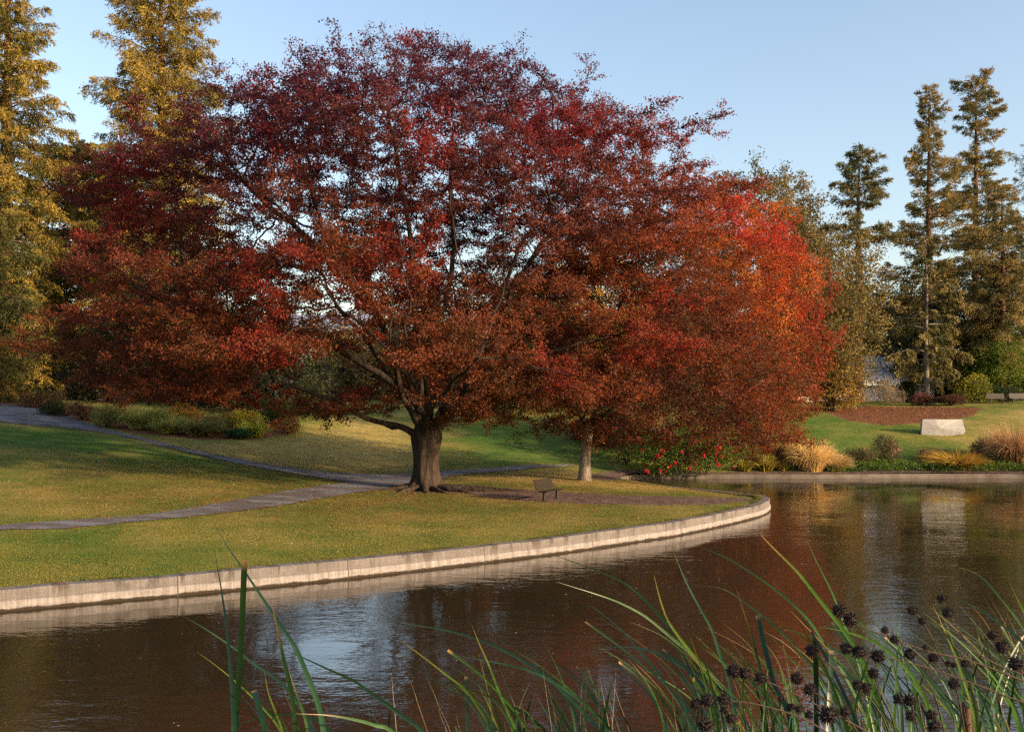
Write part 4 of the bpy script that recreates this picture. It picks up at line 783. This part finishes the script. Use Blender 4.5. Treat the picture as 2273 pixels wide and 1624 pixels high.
for X0, X1 in ((1776, 1784), (1786, 1796), (1798, 1814)):
    a_, c_ = (X0-HX)/FP*DB, (X1-HX)/FP*DB; z0, z1 = zb+.25, zt-.12
    mb = MB()
    for xx in (a_, c_): mb.box((xx, DB-.05, (z0+z1)/2), (.07, .10, z1-z0))
    for zz in (z0, z1): mb.box(((a_+c_)/2, DB-.05, zz), (c_-a_-.075, .10, .07))
    fo = mb.build('window', M_TRIM, t); mb = MB(); mb.box(((a_+c_)/2, DB-.02, (z0+z1)/2), (c_-a_-.08, .06, z1-z0-.08)); mb.build('pane', M_GLASS, fo)
# house glimpsed through the crimson crown
DH = 122.; xa, xb_ = (610-HX)/FP*DH, (800-HX)/FP*DH; zb = hz((xa+xb_)/2, DH)-.1; ze = EYE-(735-HY)/FP*DH; xm = (xa+xb_)/2
t = thing('pale_house', 'pale peach house with blue grey roof glimpsed through the crimson branches', 'house', (xm, DH, zb))
mb = MB(); mb.box((xm, DH+4, (zb+ze)/2), (xb_-xa, 8, ze-zb), None, .02); mb.build('wall', plain('peach wall', (.60, .47, .38), .85, .08, 1.), t)
V = [[xa-.5, DH-.6, ze-.1], [xb_+.5, DH-.6, ze-.1], [xb_+.5, DH+4, ze+2.3], [xa-.5, DH+4, ze+2.3], [xb_+.5, DH+8.6, ze-.1], [xa-.5, DH+8.6, ze-.1]]
mesh('roof', V, [np.array([[0, 1, 2, 3], [3, 2, 4, 5]])], plain('blue grey roof', (.20, .22, .30), .7, .15, 2.), t)
for X0 in (640, 690, 740):
    a_ = (X0-HX)/FP*DH; z0 = zb+(ze-zb)*.55; mb = MB(); mb.box((a_, DH-.03, z0), (1.3, .08, 1.5), None, .02); fo = mb.build('window', M_TRIM, t); mb = MB(); mb.box((a_, DH-.05, z0), (1.12, .07, 1.32)); mb.build('pane', M_GLASS, fo)
# fence at the left
DF = 86.; t = thing('wooden_fence', 'weathered grey picket fence in the dark under the left conifers', 'fence', base_at(95, DF)); mb = MB()
for X in np.arange(-30, 290, 6.2):
    p = base_at(X, DF); h_ = 2.3+rng.normal(0, .04); mb.box(p+[0, 0, h_/2], (.15, .03, h_+.2), None, .004)
mb.build('pickets', M_GREYWOOD, t); mb = MB()
for zo in (.6, 1.8):
    pts_ = np.array([base_at(X, DF)+[0, .05, zo] for X in np.linspace(-30, 288, 14)]); mb.tube(pts_, .05, 4)
mb.build('rails', M_GREYWOOD, t)
for X in (-30, 50, 130, 210, 285):
    p = base_at(X, DF); mb = MB(); mb.box(p+[0, .12, 1.1], (.13, .13, 2.5), None, .01); mb.build('post', M_GREYWOOD, t)
# ------------------------------------------------------------------ grass blades, fallen leaves
from mathutils.kdtree import KDTree
kd = KDTree(len(LV))
for i, q in enumerate(LV): kd.insert((q[0], q[1], 0), i)
kd.balance()
def attrs(P): return np.array([kd.find((a_, b_, 0))[1] for a_, b_ in P])
n = 520000; Yp = rng.uniform(0, 1, n)
yy = 1/(1/24+(1/82-1/24)*Yp); xx = yy*rng.uniform(-.56, .56, n); g = np.column_stack([xx, yy])
ok = ~inside(g, POND); g = g[ok]; ok = ~inside(g, PATH); g = g[ok]; g = g[dist_line(g, pen_line[::2]) > .50]; ii = attrs(g)
pr = (1-dirt[ii]*1.15)*(1-mulch[ii]*1.3); ok = rng.random(len(g)) < pr; g, ii = g[ok], ii[ok]; n = len(g)
tuft = vnoise(np.column_stack([g, 0*g[:, 0]]), 1.1, 5)
c = mixc((.060, .122, .018), (.25, .21, .055), np.clip(.5+1.3*(vnoise(np.column_stack([g, 0*g[:, 0]]), 3.2, 4)-.5)+.8*(vnoise(np.column_stack([g, 0*g[:, 0]]), 9., 8)-.5), 0, 1)); c = mixc(c, (.04, .10, .014), lush_shaded[ii]*.85); c = mixc(c, (.30, .21, .075), straw[ii]*.8*(.5+tuft*.6)); c = mixc(c, (.13, .065, .025), litter[ii]*np.clip(tuft*1.5-.55, 0, 1)*.8)
V, Q = leaf_arrays(np.column_stack([g, hgt(g)-.005]), rng.normal(0, .55, (n, 3))+[0, 0, .75], rng.uniform(.022, .050, n)*(.7+.6*tuft), rng.uniform(.010, .022, n), .1)
li = rng.integers(3, len(pen_line)-30, 9000); dl = unit(np.gradient(pen_line, axis=0))[li]; gl = pen_line[li]+np.stack([-dl[:, 1], dl[:, 0]], 1)*rng.uniform(.36, .62, (9000, 1))+rng.normal(0, .12, (9000, 1))*dl
kp = vnoise(np.column_stack([gl, 0*gl[:, 0]]), 1.3, 15) > .42; gl, dl = gl[kp], dl[kp]; q_ = len(gl); V2, Q2 = leaf_arrays(np.column_stack([gl, np.full(q_, WALL_TOP-.01)]), np.stack([dl[:, 1], -dl[:, 0], np.full(q_, .7)], 1)+rng.normal(0, .5, (q_, 3)), rng.uniform(.05, .14, q_), rng.uniform(.012, .026, q_), .1)
V = np.vstack([V, V2]); Q = np.vstack([Q, Q2+len(V)-len(V2)]); c = np.vstack([c, mixc((.08, .11, .02), (.22, .17, .06), rng.random(q_))])
tag(mesh('grass_blades', V, Q, M_TURF, tint=np.repeat(jitter_col(c, .14), 4, 0)), 'short mown lawn grass, patchy green and straw coloured', 'grass', kind='stuff')
n = 20000; g = np.vstack([rng.normal(trunk_a[:2]+[0, -2], [11, 6.5], (n//2, 2)), rng.normal([-15, 42], [7, 6], (n//4, 2)), rng.uniform([-30, 22], [14, 66], (n//5, 2)), PATH[rng.integers(0, len(PATH), 9000)]+rng.normal(0, .35, (9000, 2)), rng.uniform([20, 78], [43, 92], (7000, 2)), rng.uniform([-36, 62], [-12, 74], (3500, 2))])
md = attrs(g[-10500:]); ok = np.ones(len(g), bool); ok[-10500:] = mulch[md] > .4; g = g[ok]
ok = ~inside(g, POND); g = g[ok]; g = g[dist_line(g, pen_line[::2]) > .1]; n = len(g); onp = inside(g, PATH); ok = ~onp | (rng.random(n) < .35); g = g[ok]; n = len(g)
ph = rng.uniform(0, 6.28, n); A_ = np.stack([np.cos(ph), np.sin(ph), rng.normal(0, .25, n)], 1); S_ = np.stack([-A_[:, 1], A_[:, 0], rng.normal(0, .35, n)], 1)
pal = np.array([(.24, .06, .025), (.16, .05, .025), (.32, .13, .04), (.20, .12, .06), (.40, .30, .20), (.11, .045, .025)]); c = pal[rng.choice(6, n, p=[.26, .22, .16, .16, .05, .15])]
V, Q = leaf_arrays(np.column_stack([g, hgt(g)+.036+rng.random(n)*.02]), A_, rng.uniform(.045, .09, n)*np.where(g[:, 1] > 76, 2., 1.), rng.uniform(.03, .06, n)*np.where(g[:, 1] > 76, 2., 1.), .15, S_)
tag(mesh('fallen_leaves', V, Q, M_LEAF, tint=np.repeat(jitter_col(c, .25), 4, 0)), 'fallen red and brown leaves scattered over the lawn and path edges', 'fallen leaves', kind='stuff')
# ------------------------------------------------------------------ near bank: cattails and dead flower stalks
BLADE_N = [0]
def blade(plant, P, w, c0, c1, trunc=False, roll=None):
    """ribbon from base to tip with a shallow V section"""
    P = curve(P, 34); n = len(P); u = np.linspace(0, 1, n); D = unit(np.gradient(P, axis=0)); r = rng.uniform(-.9, .9) if roll is None else roll
    S = unit(np.cross(D, np.array([0, 1., 0]))); Nn = np.cross(S, D); tw = r+(u-.5)*rng.normal(0, .7); S2 = S*np.cos(tw)[:, None]+Nn*np.sin(tw)[:, None]; N2 = np.cross(S2, D)
    wd = w*.5*np.clip(1.02-u**(2.6 if not trunc else 12), .03, 1)*(.75+.25*np.clip(u*4, 0, 1))
    if trunc: wd = w*.5*np.ones(n)*(.9+.1*u)
    V = np.stack([P-S2*wd[:, None], P+N2*wd[:, None]*(.12 if trunc else .28), P+S2*wd[:, None]], 1).reshape(-1, 3)
    i = np.arange(n-1)*3; Q = np.concatenate([np.stack([i, i+1, i+4, i+3], 1), np.stack([i+1, i+2, i+5, i+4], 1)])
    c = mixc(c0, c1, np.clip((u-.72)*3.2, 0, 1))*(1+.10*np.sin(u*40+rng.random()*6))[:, None]
    if trunc: c[-1] = (.25, .15, .06)
    mesh('leaf', V, Q, M_BLADE, plant, True, tint=np.repeat(c, 3, 0))
GREENS = [((.021, .060, .013), (.035, .08, .017)), ((.033, .085, .016), (.055, .11, .024)), ((.028, .072, .026), (.055, .11, .045)), ((.058, .10, .018), (.14, .13, .028)), ((.008, .027, .008), (.016, .038, .011)), ((.17, .125, .075), (.27, .21, .14))]
def plant_base(Xb, d, lean):
    x = (Xb-HX)/FP*d+lean; return np.array([x, d, hz(x, d)])
def cattail(label, d, blades, group='cattail plants along the near bank'):
    """blades: (list of picture points tip first at distance d, width in columns, colour index, cut flat)"""
    xb = np.mean([b_[0][-1][0] for b_ in blades]); dx = np.mean([(b_[0][-1][0]-b_[0][-2][0])/max(20, b_[0][-1][1]-b_[0][-2][1]) for b_ in blades])
    base = plant_base(xb, d, dx*.5); t = thing('cattail_plant', label, 'cattail', base, group)
    for k, (px, w, ci, tr) in enumerate(blades):
        d1 = d+rng.normal(0, .10); pts_ = [at(X, Y, d1+.06*i*(-1)**k) for i, (X, Y) in enumerate(px[::-1])]
        dn_ = unit(pts_[0]-pts_[1]); b0 = pts_[0]+dn_*.95; b0[2] = hz(b0[0], b0[1])-.03; tq = np.linspace(0, 1, 4)[:-1, None]; cq = pts_[0]+dn_*.45
        low = list(b0*(1-tq)**2+2*cq*tq*(1-tq)+pts_[0]*tq**2); g0, g1 = GREENS[ci]; blade(t, low+pts_, w/FP*d*1.05, np.array(g0)*rng.uniform(.85, 1.2), (np.array(g1)*rng.uniform(.85, 1.2) if tr or rng.random() > .3 else np.array((.16, .085, .03))), tr, rng.uniform(-.5, .5) if w < 13 else .05)
    return t
c8 = lambda *p: [(355+.4297*x, 1110+.43*y) for x, y in p]
c7 = lambda *p: [(1332+.414*x, 1199+.414*y) for x, y in p]
cattail('dark upright pair of cattail leaves, the right one snapped flat at the top', 2.7, [(c8((278, 230), (320, 480), (350, 700), (375, 1000), (385, 1220)), 14, 4, False), (c8((437, 312), (425, 600), (410, 900), (390, 1220)), 13, 4, True), (c8((485, 980), (510, 1060), (550, 1220)), 13, 4, True)])
cattail('cattail with the tallest leaf, leaning left behind the dark upright pair', 3.1, [(c8((278, 115), (350, 240), (440, 370), (540, 520), (620, 640), (700, 760), (760, 900), (820, 1060), (850, 1220)), 12, 2, False), (c8((575, 530), (605, 650), (635, 800), (670, 950), (710, 1220)), 11, 4, False), (c8((660, 860), (700, 980), (740, 1090), (770, 1220)), 9, 3, False)])
cattail('cattail with long leaves arching left low over the bright water patch', 3.4, [(c8((110, 592), (230, 660), (380, 760), (480, 840), (600, 920), (680, 1000), (760, 1120), (800, 1220)), 9, 2, False), (c8((190, 780), (300, 860), (420, 960), (540, 1080), (640, 1220)), 5, 3, False), (c8((295, 780), (340, 830), (430, 940), (560, 1080), (650, 1220)), 7, 2, False), (c8((540, 880), (560, 990), (600, 1100), (640, 1220)), 6, 3, False)])
cattail('cattail with one long straight leaf slanting across the bright water patch', 3.2, [(c8((530, 730), (650, 775), (780, 830), (900, 885), (1000, 930), (1100, 1000), (1250, 1110), (1380, 1220)), 10, 2, False), (c8((700, 1100), (880, 1110), (1000, 1130), (1110, 1160), (1230, 1220)), 9, 2, False), (c8((320, 1200), (450, 1140), (560, 1112), (690, 1105), (800, 1130), (900, 1220)), 8, 2, False)])
cattail('cattail with a long pale leaf arching left from the dense reeds', 3.6, [(c8((1120, 606), (1300, 640), (1480, 670), (1620, 710), (1750, 760), (1880, 830), (2000, 910), (2100, 1000), (2230, 1140), (2300, 1220)), 9, 2, False), (c8((1610, 640), (1650, 740), (1700, 850), (1745, 970), (1800, 1100), (1850, 1220)), 7, 1, False), (c8((1510, 800), (1650, 820), (1800, 850), (1950, 895), (2100, 980), (2250, 1100), (2330, 1220)), 8, 2, False)])
cattail('cattail with thin leaves fanned left at the bottom middle', 3.8, [(c8((1260, 830), (1400, 915), (1550, 1000), (1650, 1070), (1700, 1150), (1730, 1220)), 6, 2, False), (c8((1240, 720), (1350, 800), (1480, 900), (1580, 980), (1660, 1090), (1720, 1220)), 7, 3, False), (c8((1580, 910), (1585, 1020), (1590, 1220)), 7, 4, True), (c8((1440, 925), (1580, 970), (1720, 1020), (1850, 1080), (1960, 1160), (2000, 1220)), 7, 4, False)])
cattail('cattail with two parallel leaves arching left under the wall end', 3.5, [([(1204, 1224), (1257, 1241), (1332, 1269), (1373, 1286), (1407, 1309), (1440, 1340), (1490, 1394), (1530, 1440), (1580, 1520), (1615, 1635)], 8, 1, False), ([(1236, 1291), (1332, 1321), (1382, 1340), (1435, 1369), (1490, 1414), (1530, 1447), (1580, 1497), (1630, 1560), (1670, 1635)], 9, 2, False), ([(1305, 1338), (1332, 1359), (1365, 1385), (1394, 1414), (1431, 1456), (1469, 1505), (1520, 1580), (1550, 1635)], 7, 2, False)])
cattail('cattail with a tall tapering leaf pointing at the wall end', 3.3, [(c7((385, 35), (430, 150), (480, 260), (540, 370), (600, 480), (640, 600), (690, 740), (740, 1050)), 8, 2, False), (c7((290, 185), (315, 290), (360, 420), (440, 540), (520, 640), (600, 760), (680, 900), (770, 1050)), 9, 3, False), (c7((-40, 578), (100, 570), (200, 575), (300, 600), (400, 650), (500, 720), (600, 830), (700, 1050)), 8, 2, False)])
cattail('cattail with the two longest right hand leaves rising over the water', 3.0, [(c7((450, -10), (600, 60), (700, 105), (830, 185), (950, 270), (1040, 345), (1130, 440), (1200, 550), (1300, 700), (1400, 900), (1450, 1050)), 8, 1, False), (c7((840, -60), (890, 0), (980, 90), (1060, 170), (1140, 270), (1210, 360), (1290, 460), (1370, 580), (1440, 720), (1500, 880), (1550, 1050)), 10, 1, False), (c7((1100, -30), (1150, 90), (1200, 190), (1250, 290), (1330, 500), (1400, 700), (1480, 1050)), 7, 1, False)])
cattail('cattail with one pale yellowish leaf curling left at its tip', 3.4, [(c7((512, 243), (620, 250), (700, 280), (770, 330), (850, 390), (940, 460), (1050, 570), (1150, 690), (1250, 850), (1330, 1050)), 7, 3, False), (c7((725, 240), (770, 380), (810, 500), (850, 660), (880, 800), (900, 1050)), 8, 4, False), (c7((845, 400), (870, 520), (900, 640), (930, 760), (1000, 900), (1040, 1050)), 11, 4, True)])
cattail('cattail with yellow green leaves crossing the dark seed heads', 3.1, [(c7((945, 460), (1050, 490), (1150, 520), (1250, 580), (1350, 640), (1430, 740), (1560, 1050)), 8, 3, False), (c7((1175, 462), (1300, 485), (1400, 515), (1500, 560), (1600, 640), (1720, 800), (1800, 1050)), 9, 1, False), (c7((1020, 350), (1100, 440), (1180, 570), (1280, 760), (1400, 1050)), 9, 4, False), (c7((1150, 515), (1158, 700), (1160, 1050)), 11, 4, True)])
cattail('cattail with a broad dark upright leaf among the seed heads', 2.9, [(c7((1375, 215), (1430, 320), (1480, 430), (1530, 550), (1580, 700), (1610, 860), (1620, 1050)), 10, 4, False), (c7((1060, 420), (1140, 570), (1230, 740), (1330, 1050)), 9, 4, False), (c7((1240, 590), (1235, 760), (1220, 1050)), 10, 4, True)])
cattail('cattail with an orange tipped leaf arching left at the right side', 3.4, [(c7((1905, 135), (2000, 170), (2070, 220), (2150, 310), (2250, 440), (2330, 600), (2400, 1050)), 8, 3, False), (c7((2185, 165), (2215, 260), (2273, 380), (2330, 520), (2420, 1050)), 8, 3, False), (c7((1845, 283), (1950, 325), (2050, 380), (2150, 450), (2250, 530), (2360, 700), (2440, 1050)), 7, 2, False)])
DENS = [(600, 1150, 7, 1500, 'short cattail in the sparse reeds at the bottom left of the pond view'), (1050, 1560, 15, 1410, 'short cattail in the reeds at the bottom middle'), (1500, 1960, 30, 1350, 'green cattail in the dense reeds below the seed heads'), (1960, 2400, 32, 1310, 'green cattail in the dense reeds at the lower right corner')]
for X0, X1, k_, ytop, lab in DENS:
    for q in range(k_):
        X = rng.uniform(X0, X1); d_ = rng.uniform(2.9, 4.6); bl = []
        for j in range(rng.integers(2, 5)):
            yt = min(1610, ytop+abs(rng.normal(0, 95))+rng.uniform(0, 50)); L_ = 1624-yt; lean = rng.uniform(.15, 1.15)*L_; cu = rng.uniform(1.1, 2.2); X2 = X+rng.normal(0, 22)
            if rng.random() < .10: lean *= -.35
            fl = rng.uniform(0, .35) if rng.random() < .4 else 0
            px = [(X2-lean*(s_**cu), 1640-(L_+16)*(s_*(1+fl)-fl*s_**2.6)) for s_ in np.linspace(1, 0, 6)]
            bl.append((px, rng.uniform(3.8, 8)*3.3/d_, int(rng.choice(5, p=[.30, .20, .14, .12, .24])), rng.random() < .07))
        for j in range(rng.integers(0, 3)):
            yt = rng.uniform(1480, 1600); X2 = X+rng.normal(0, 40); ln_ = rng.uniform(-.1, .5)*(1624-yt); bl.append(([(X2-ln_, yt), (X2-ln_*.5, (yt+1640)/2), (X2, 1640)], rng.uniform(1.6, 2.6), 5, False))
        cattail(lab, d_, bl)
# brown cattail spikes
for X, Y, X1, Y1, lab in ((1622, 1580, 1656, 1640, 'brown cattail spike leaning left under the seed heads'), (2143, 1545, 2150, 1640, 'brown upright cattail spike at the lower right')):
    d_ = 3.2; base = plant_base(X1, d_, .05); t = thing('cattail_spike', lab, 'cattail', base); tip = at(X, Y, d_); lo = at(X1, Y1, d_); mb = MB(); mb.tube(curve([base, lo*.4+base*.6, lo], 8), .006, 6); mb.build('stem', plain('dry stem', (.20, .13, .07)), t, True)
    s_ = np.linspace(0, 1, 14); mb = MB(); mb.tube(lo+(tip-lo)*s_[:, None], .0125*np.clip(np.sin(np.clip(s_*1.06, 0, 1)*math.pi)*4, .12, 1), 10); mb.build('spike', plain('brown cattail felt', (.10, .05, .026), .95, .25, 60), t, True)
# dead stalks with round seed heads
M_HEAD = plain('dark seed head', (.016, .010, .011), .95, .5, 80.); M_STALK = plain('dead stalk', (.040, .024, .020), .85, .35, 30.)
fib = np.arange(90); fz = 1-2*(fib+.5)/90; fa = fib*2.39996; FIB = np.stack([np.sqrt(1-fz*fz)*np.cos(fa), np.sqrt(1-fz*fz)*np.sin(fa), fz], 1)
def head(t, p, r):
    mb = MB(); g_ = 8; th = np.linspace(0, math.pi, g_); V = []
    for a_ in th:
        for b_ in np.linspace(0, 2*math.pi, 12, endpoint=False): V.append([math.sin(a_)*math.cos(b_), math.sin(a_)*math.sin(b_), math.cos(a_)])
    V = np.array(V)*r*.80*(1+rng.normal(0, .05, (len(V), 1)))*[1, 1, .95]+p; i = np.arange(g_-1)[:, None]*12; j = np.arange(12)[None]; j2 = (j+1) % 12; mb.add(V, np.stack([i+j, i+j2, i+12+j2, i+12+j], -1).reshape(-1, 4))
    d_ = unit(FIB+rng.normal(0, .12, FIB.shape)); n = len(d_); s0, q0 = sticks(p+d_*r*.6, p+d_*r*rng.uniform(1.0, 1.28, (n, 1)), np.full(n, r*.12), np.full(n, r*.04), 5); mb.add(s0, q0); mb.build('seed_head', M_HEAD, t, False)
ST = [('stalk with two big seed heads at its tip, highest in the middle of the reeds', 3.0, [(1287, 375), (1340, 432), (1500, 500), (1750, 590), (2000, 650), (2300, 765)], [(1287, 375, 36), (1340, 425, 36), (1527, 480, 18), (1578, 530, 23), (1745, 572, 15), (1957, 658, 20)]),
      ('long pale stalk with a pair of round seed heads right of the lone one', 3.1, [(1320, 577), (1387, 602), (1600, 640), (1900, 730), (2300, 880)], [(1320, 577, 30), (1387, 597, 33), (1490, 620, 33), (1897, 768, 28)]),
      ('stalk with three seed heads strung along its left end', 3.0, [(717, 700), (775, 712), (900, 757), (1120, 860), (1350, 980), (1480, 1050)], [(717, 700, 34), (775, 710, 30), (863, 738, 32), (1125, 800, 31), (1220, 935, 45), (1315, 915, 26)]),
      ('low stalk with a close row of seed heads at its left end', 2.9, [(580, 857), (665, 855), (850, 880), (1080, 950), (1250, 1050)], [(580, 857, 33), (665, 850, 31), (517, 880, 31), (668, 908, 21), (703, 953, 27)]),
      ('stalk ending in one lone seed head left of the paired ones', 3.1, [(1137, 590), (1250, 680), (1400, 800), (1500, 920), (1560, 1050)], [(1137, 590, 33), (1382, 775, 26), (1430, 790, 26)]),
      ('thin stalk with two small seed heads, topmost in the reeds', 3.4, [(1832, 310), (1880, 410), (1980, 560), (2100, 650), (2320, 740)], [(1832, 310, 22), (1865, 385, 26), (1865, 660, 15), (1897, 668, 14)]),
      ('thin stalk with two small seed heads left of the topmost pair', 3.4, [(1675, 375), (1727, 430), (1800, 570), (1900, 760), (1960, 1050)], [(1675, 375, 24), (1727, 430, 20), (1787, 628, 25)]),
      ('stalk with three seed heads in a row at the right edge', 3.2, [(2105, 507), (2157, 570), (2228, 660), (2320, 780)], [(2105, 507, 25), (2157, 570, 33), (2228, 660, 36)]),
      ('short stalk with one seed head between the two long slanting ones', 3.3, [(1660, 610), (1720, 700), (1800, 850), (1850, 1050)], [(1660, 610, 28), (1775, 935, 27), (1790, 995, 29)]),
      ('short stalk with one seed head over the bright ripples', 3.2, [(1465, 712), (1500, 820), (1560, 940), (1590, 1050)], [(1465, 712, 27)]),
      ('stalk with a single seed head beside the paired low ones', 3.3, [(1053, 738), (1130, 800), (1280, 900), (1400, 1050)], [(1053, 738, 30), (1022, 892, 20), (1065, 905, 19), (1120, 935, 21), (970, 850, 17)]),
      ('low stalk with two touching seed heads near the brown spike at the right', 3.2, [(1600, 850), (1660, 860), (1690, 950), (1710, 1050)], [(1600, 850, 27), (1660, 857, 29), (1665, 940, 26)]),
      ('lowest stalk with a ragged seed head at the bottom of the picture', 2.9, [(565, 985), (600, 1020), (640, 1060)], [(565, 985, 38), (1305, 1000, 0)])]
for lab, d_, pts_, hs in ST:
    d_ -= .55
    D3 = [at(1332+.414*x, 1199+.414*y, d_+.02*i) for i, (x, y) in enumerate(pts_)]; e = D3[-1]; base = np.array([e[0]+.35, d_+.1, 0.]); base[2] = hz(base[0], base[1]); t = thing('dead_flower_stalk', lab, 'dead stalk', base, 'dead stalks with seed heads in the reeds')
    dr_ = unit(D3[-1]-D3[-2]); tq = np.linspace(0, 1, 17)[1:, None]; base = np.array([e[0]+dr_[0]*.5, d_+.1, 0.]); base[2] = hz(base[0], base[1]); t.location = base; path = np.vstack([curve(D3, 44), e*(1-tq)**2+2*(e+dr_*.35)*tq*(1-tq)+base*tq**2]); mb = MB(); mb.tube(path, np.linspace(.0012, .0032, 60), 6)
    for x, y, r in hs:
        if not r: continue
        p = at(1332+.414*x, 1199+.414*y, d_); dd = np.linalg.norm(path[:44]-p, axis=1); i = min(int(dd.argmin())+3, 58)
        if dd.min() > .012: mb.tube(curve([path[i], path[i]*.45+p*.55+np.array([.006, 0, -.012]), p], 7), np.linspace(.0016, .0011, 7), 5)
    mb.build('stem', M_STALK, t, True)
    for x, y, r in hs:
        if r: head(t, at(1332+.414*x, 1199+.414*y, d_), r*.45/FP*d_)
# ------------------------------------------------------------------ light, sky, camera
SUN_AZ, SUN_EL = math.radians(118), math.radians(15)
w = bpy.data.worlds.new('World'); sc.world = w; w.use_nodes = True; nt = w.node_tree; bg_ = nt.nodes['Background']
sk = nt.nodes.new('ShaderNodeTexSky'); sk.sky_type = 'NISHITA'; sk.sun_disc = False; sk.sun_elevation = SUN_EL; sk.sun_rotation = SUN_AZ; sk.altitude = 0; sk.air_density = 1.0; sk.dust_density = 2.2; sk.ozone_density = 1.4
gm = mixn(nt, 1., sk.outputs[0], (1.07, .985, .93), 'MULTIPLY'); nt.links.new(gm, bg_.inputs['Color']); bg_.inputs["Strength"].default_value = .115
L_ = bpy.data.lights.new('sun', 'SUN'); L_.energy = 3.6; L_.angle = math.radians(1.6); L_.color = (1.0, .72, .42); so = bpy.data.objects.new('sun', L_); COL.objects.link(so)
S = Vector((math.sin(SUN_AZ)*math.cos(SUN_EL), math.cos(SUN_AZ)*math.cos(SUN_EL), math.sin(SUN_EL))); so.rotation_euler = S.to_track_quat('Z', 'Y').to_euler(); so.location = (30, -20, 40)
cd = bpy.data.cameras.new('camera'); cam = bpy.data.objects.new('camera', cd); COL.objects.link(cam); cam.location = (0, 0, EYE); cam.rotation_euler = (math.radians(90), 0, 0)
cd.sensor_width = 36; cd.lens = 36.; cd.shift_y = (HY-812)/2273.; cd.clip_start = .1; cd.clip_end = 2000; sc.camera = cam
sc.view_settings.view_transform = 'Standard'; sc.view_settings.look = 'None'; sc.view_settings.exposure = 1.55; sc.view_settings.gamma = 1
sc.render.engine = 'CYCLES'; cy = sc.cycles; cy.max_bounces = 6; cy.diffuse_bounces = 3; cy.glossy_bounces = 3; cy.transmission_bounces = 3; cy.transparent_max_bounces = 4; cy.caustics_reflective = False; cy.caustics_refractive = False

cy.use_denoising = False; cy.pixel_filter_type = 'BLACKMAN_HARRIS'; cy.filter_width = 1.45
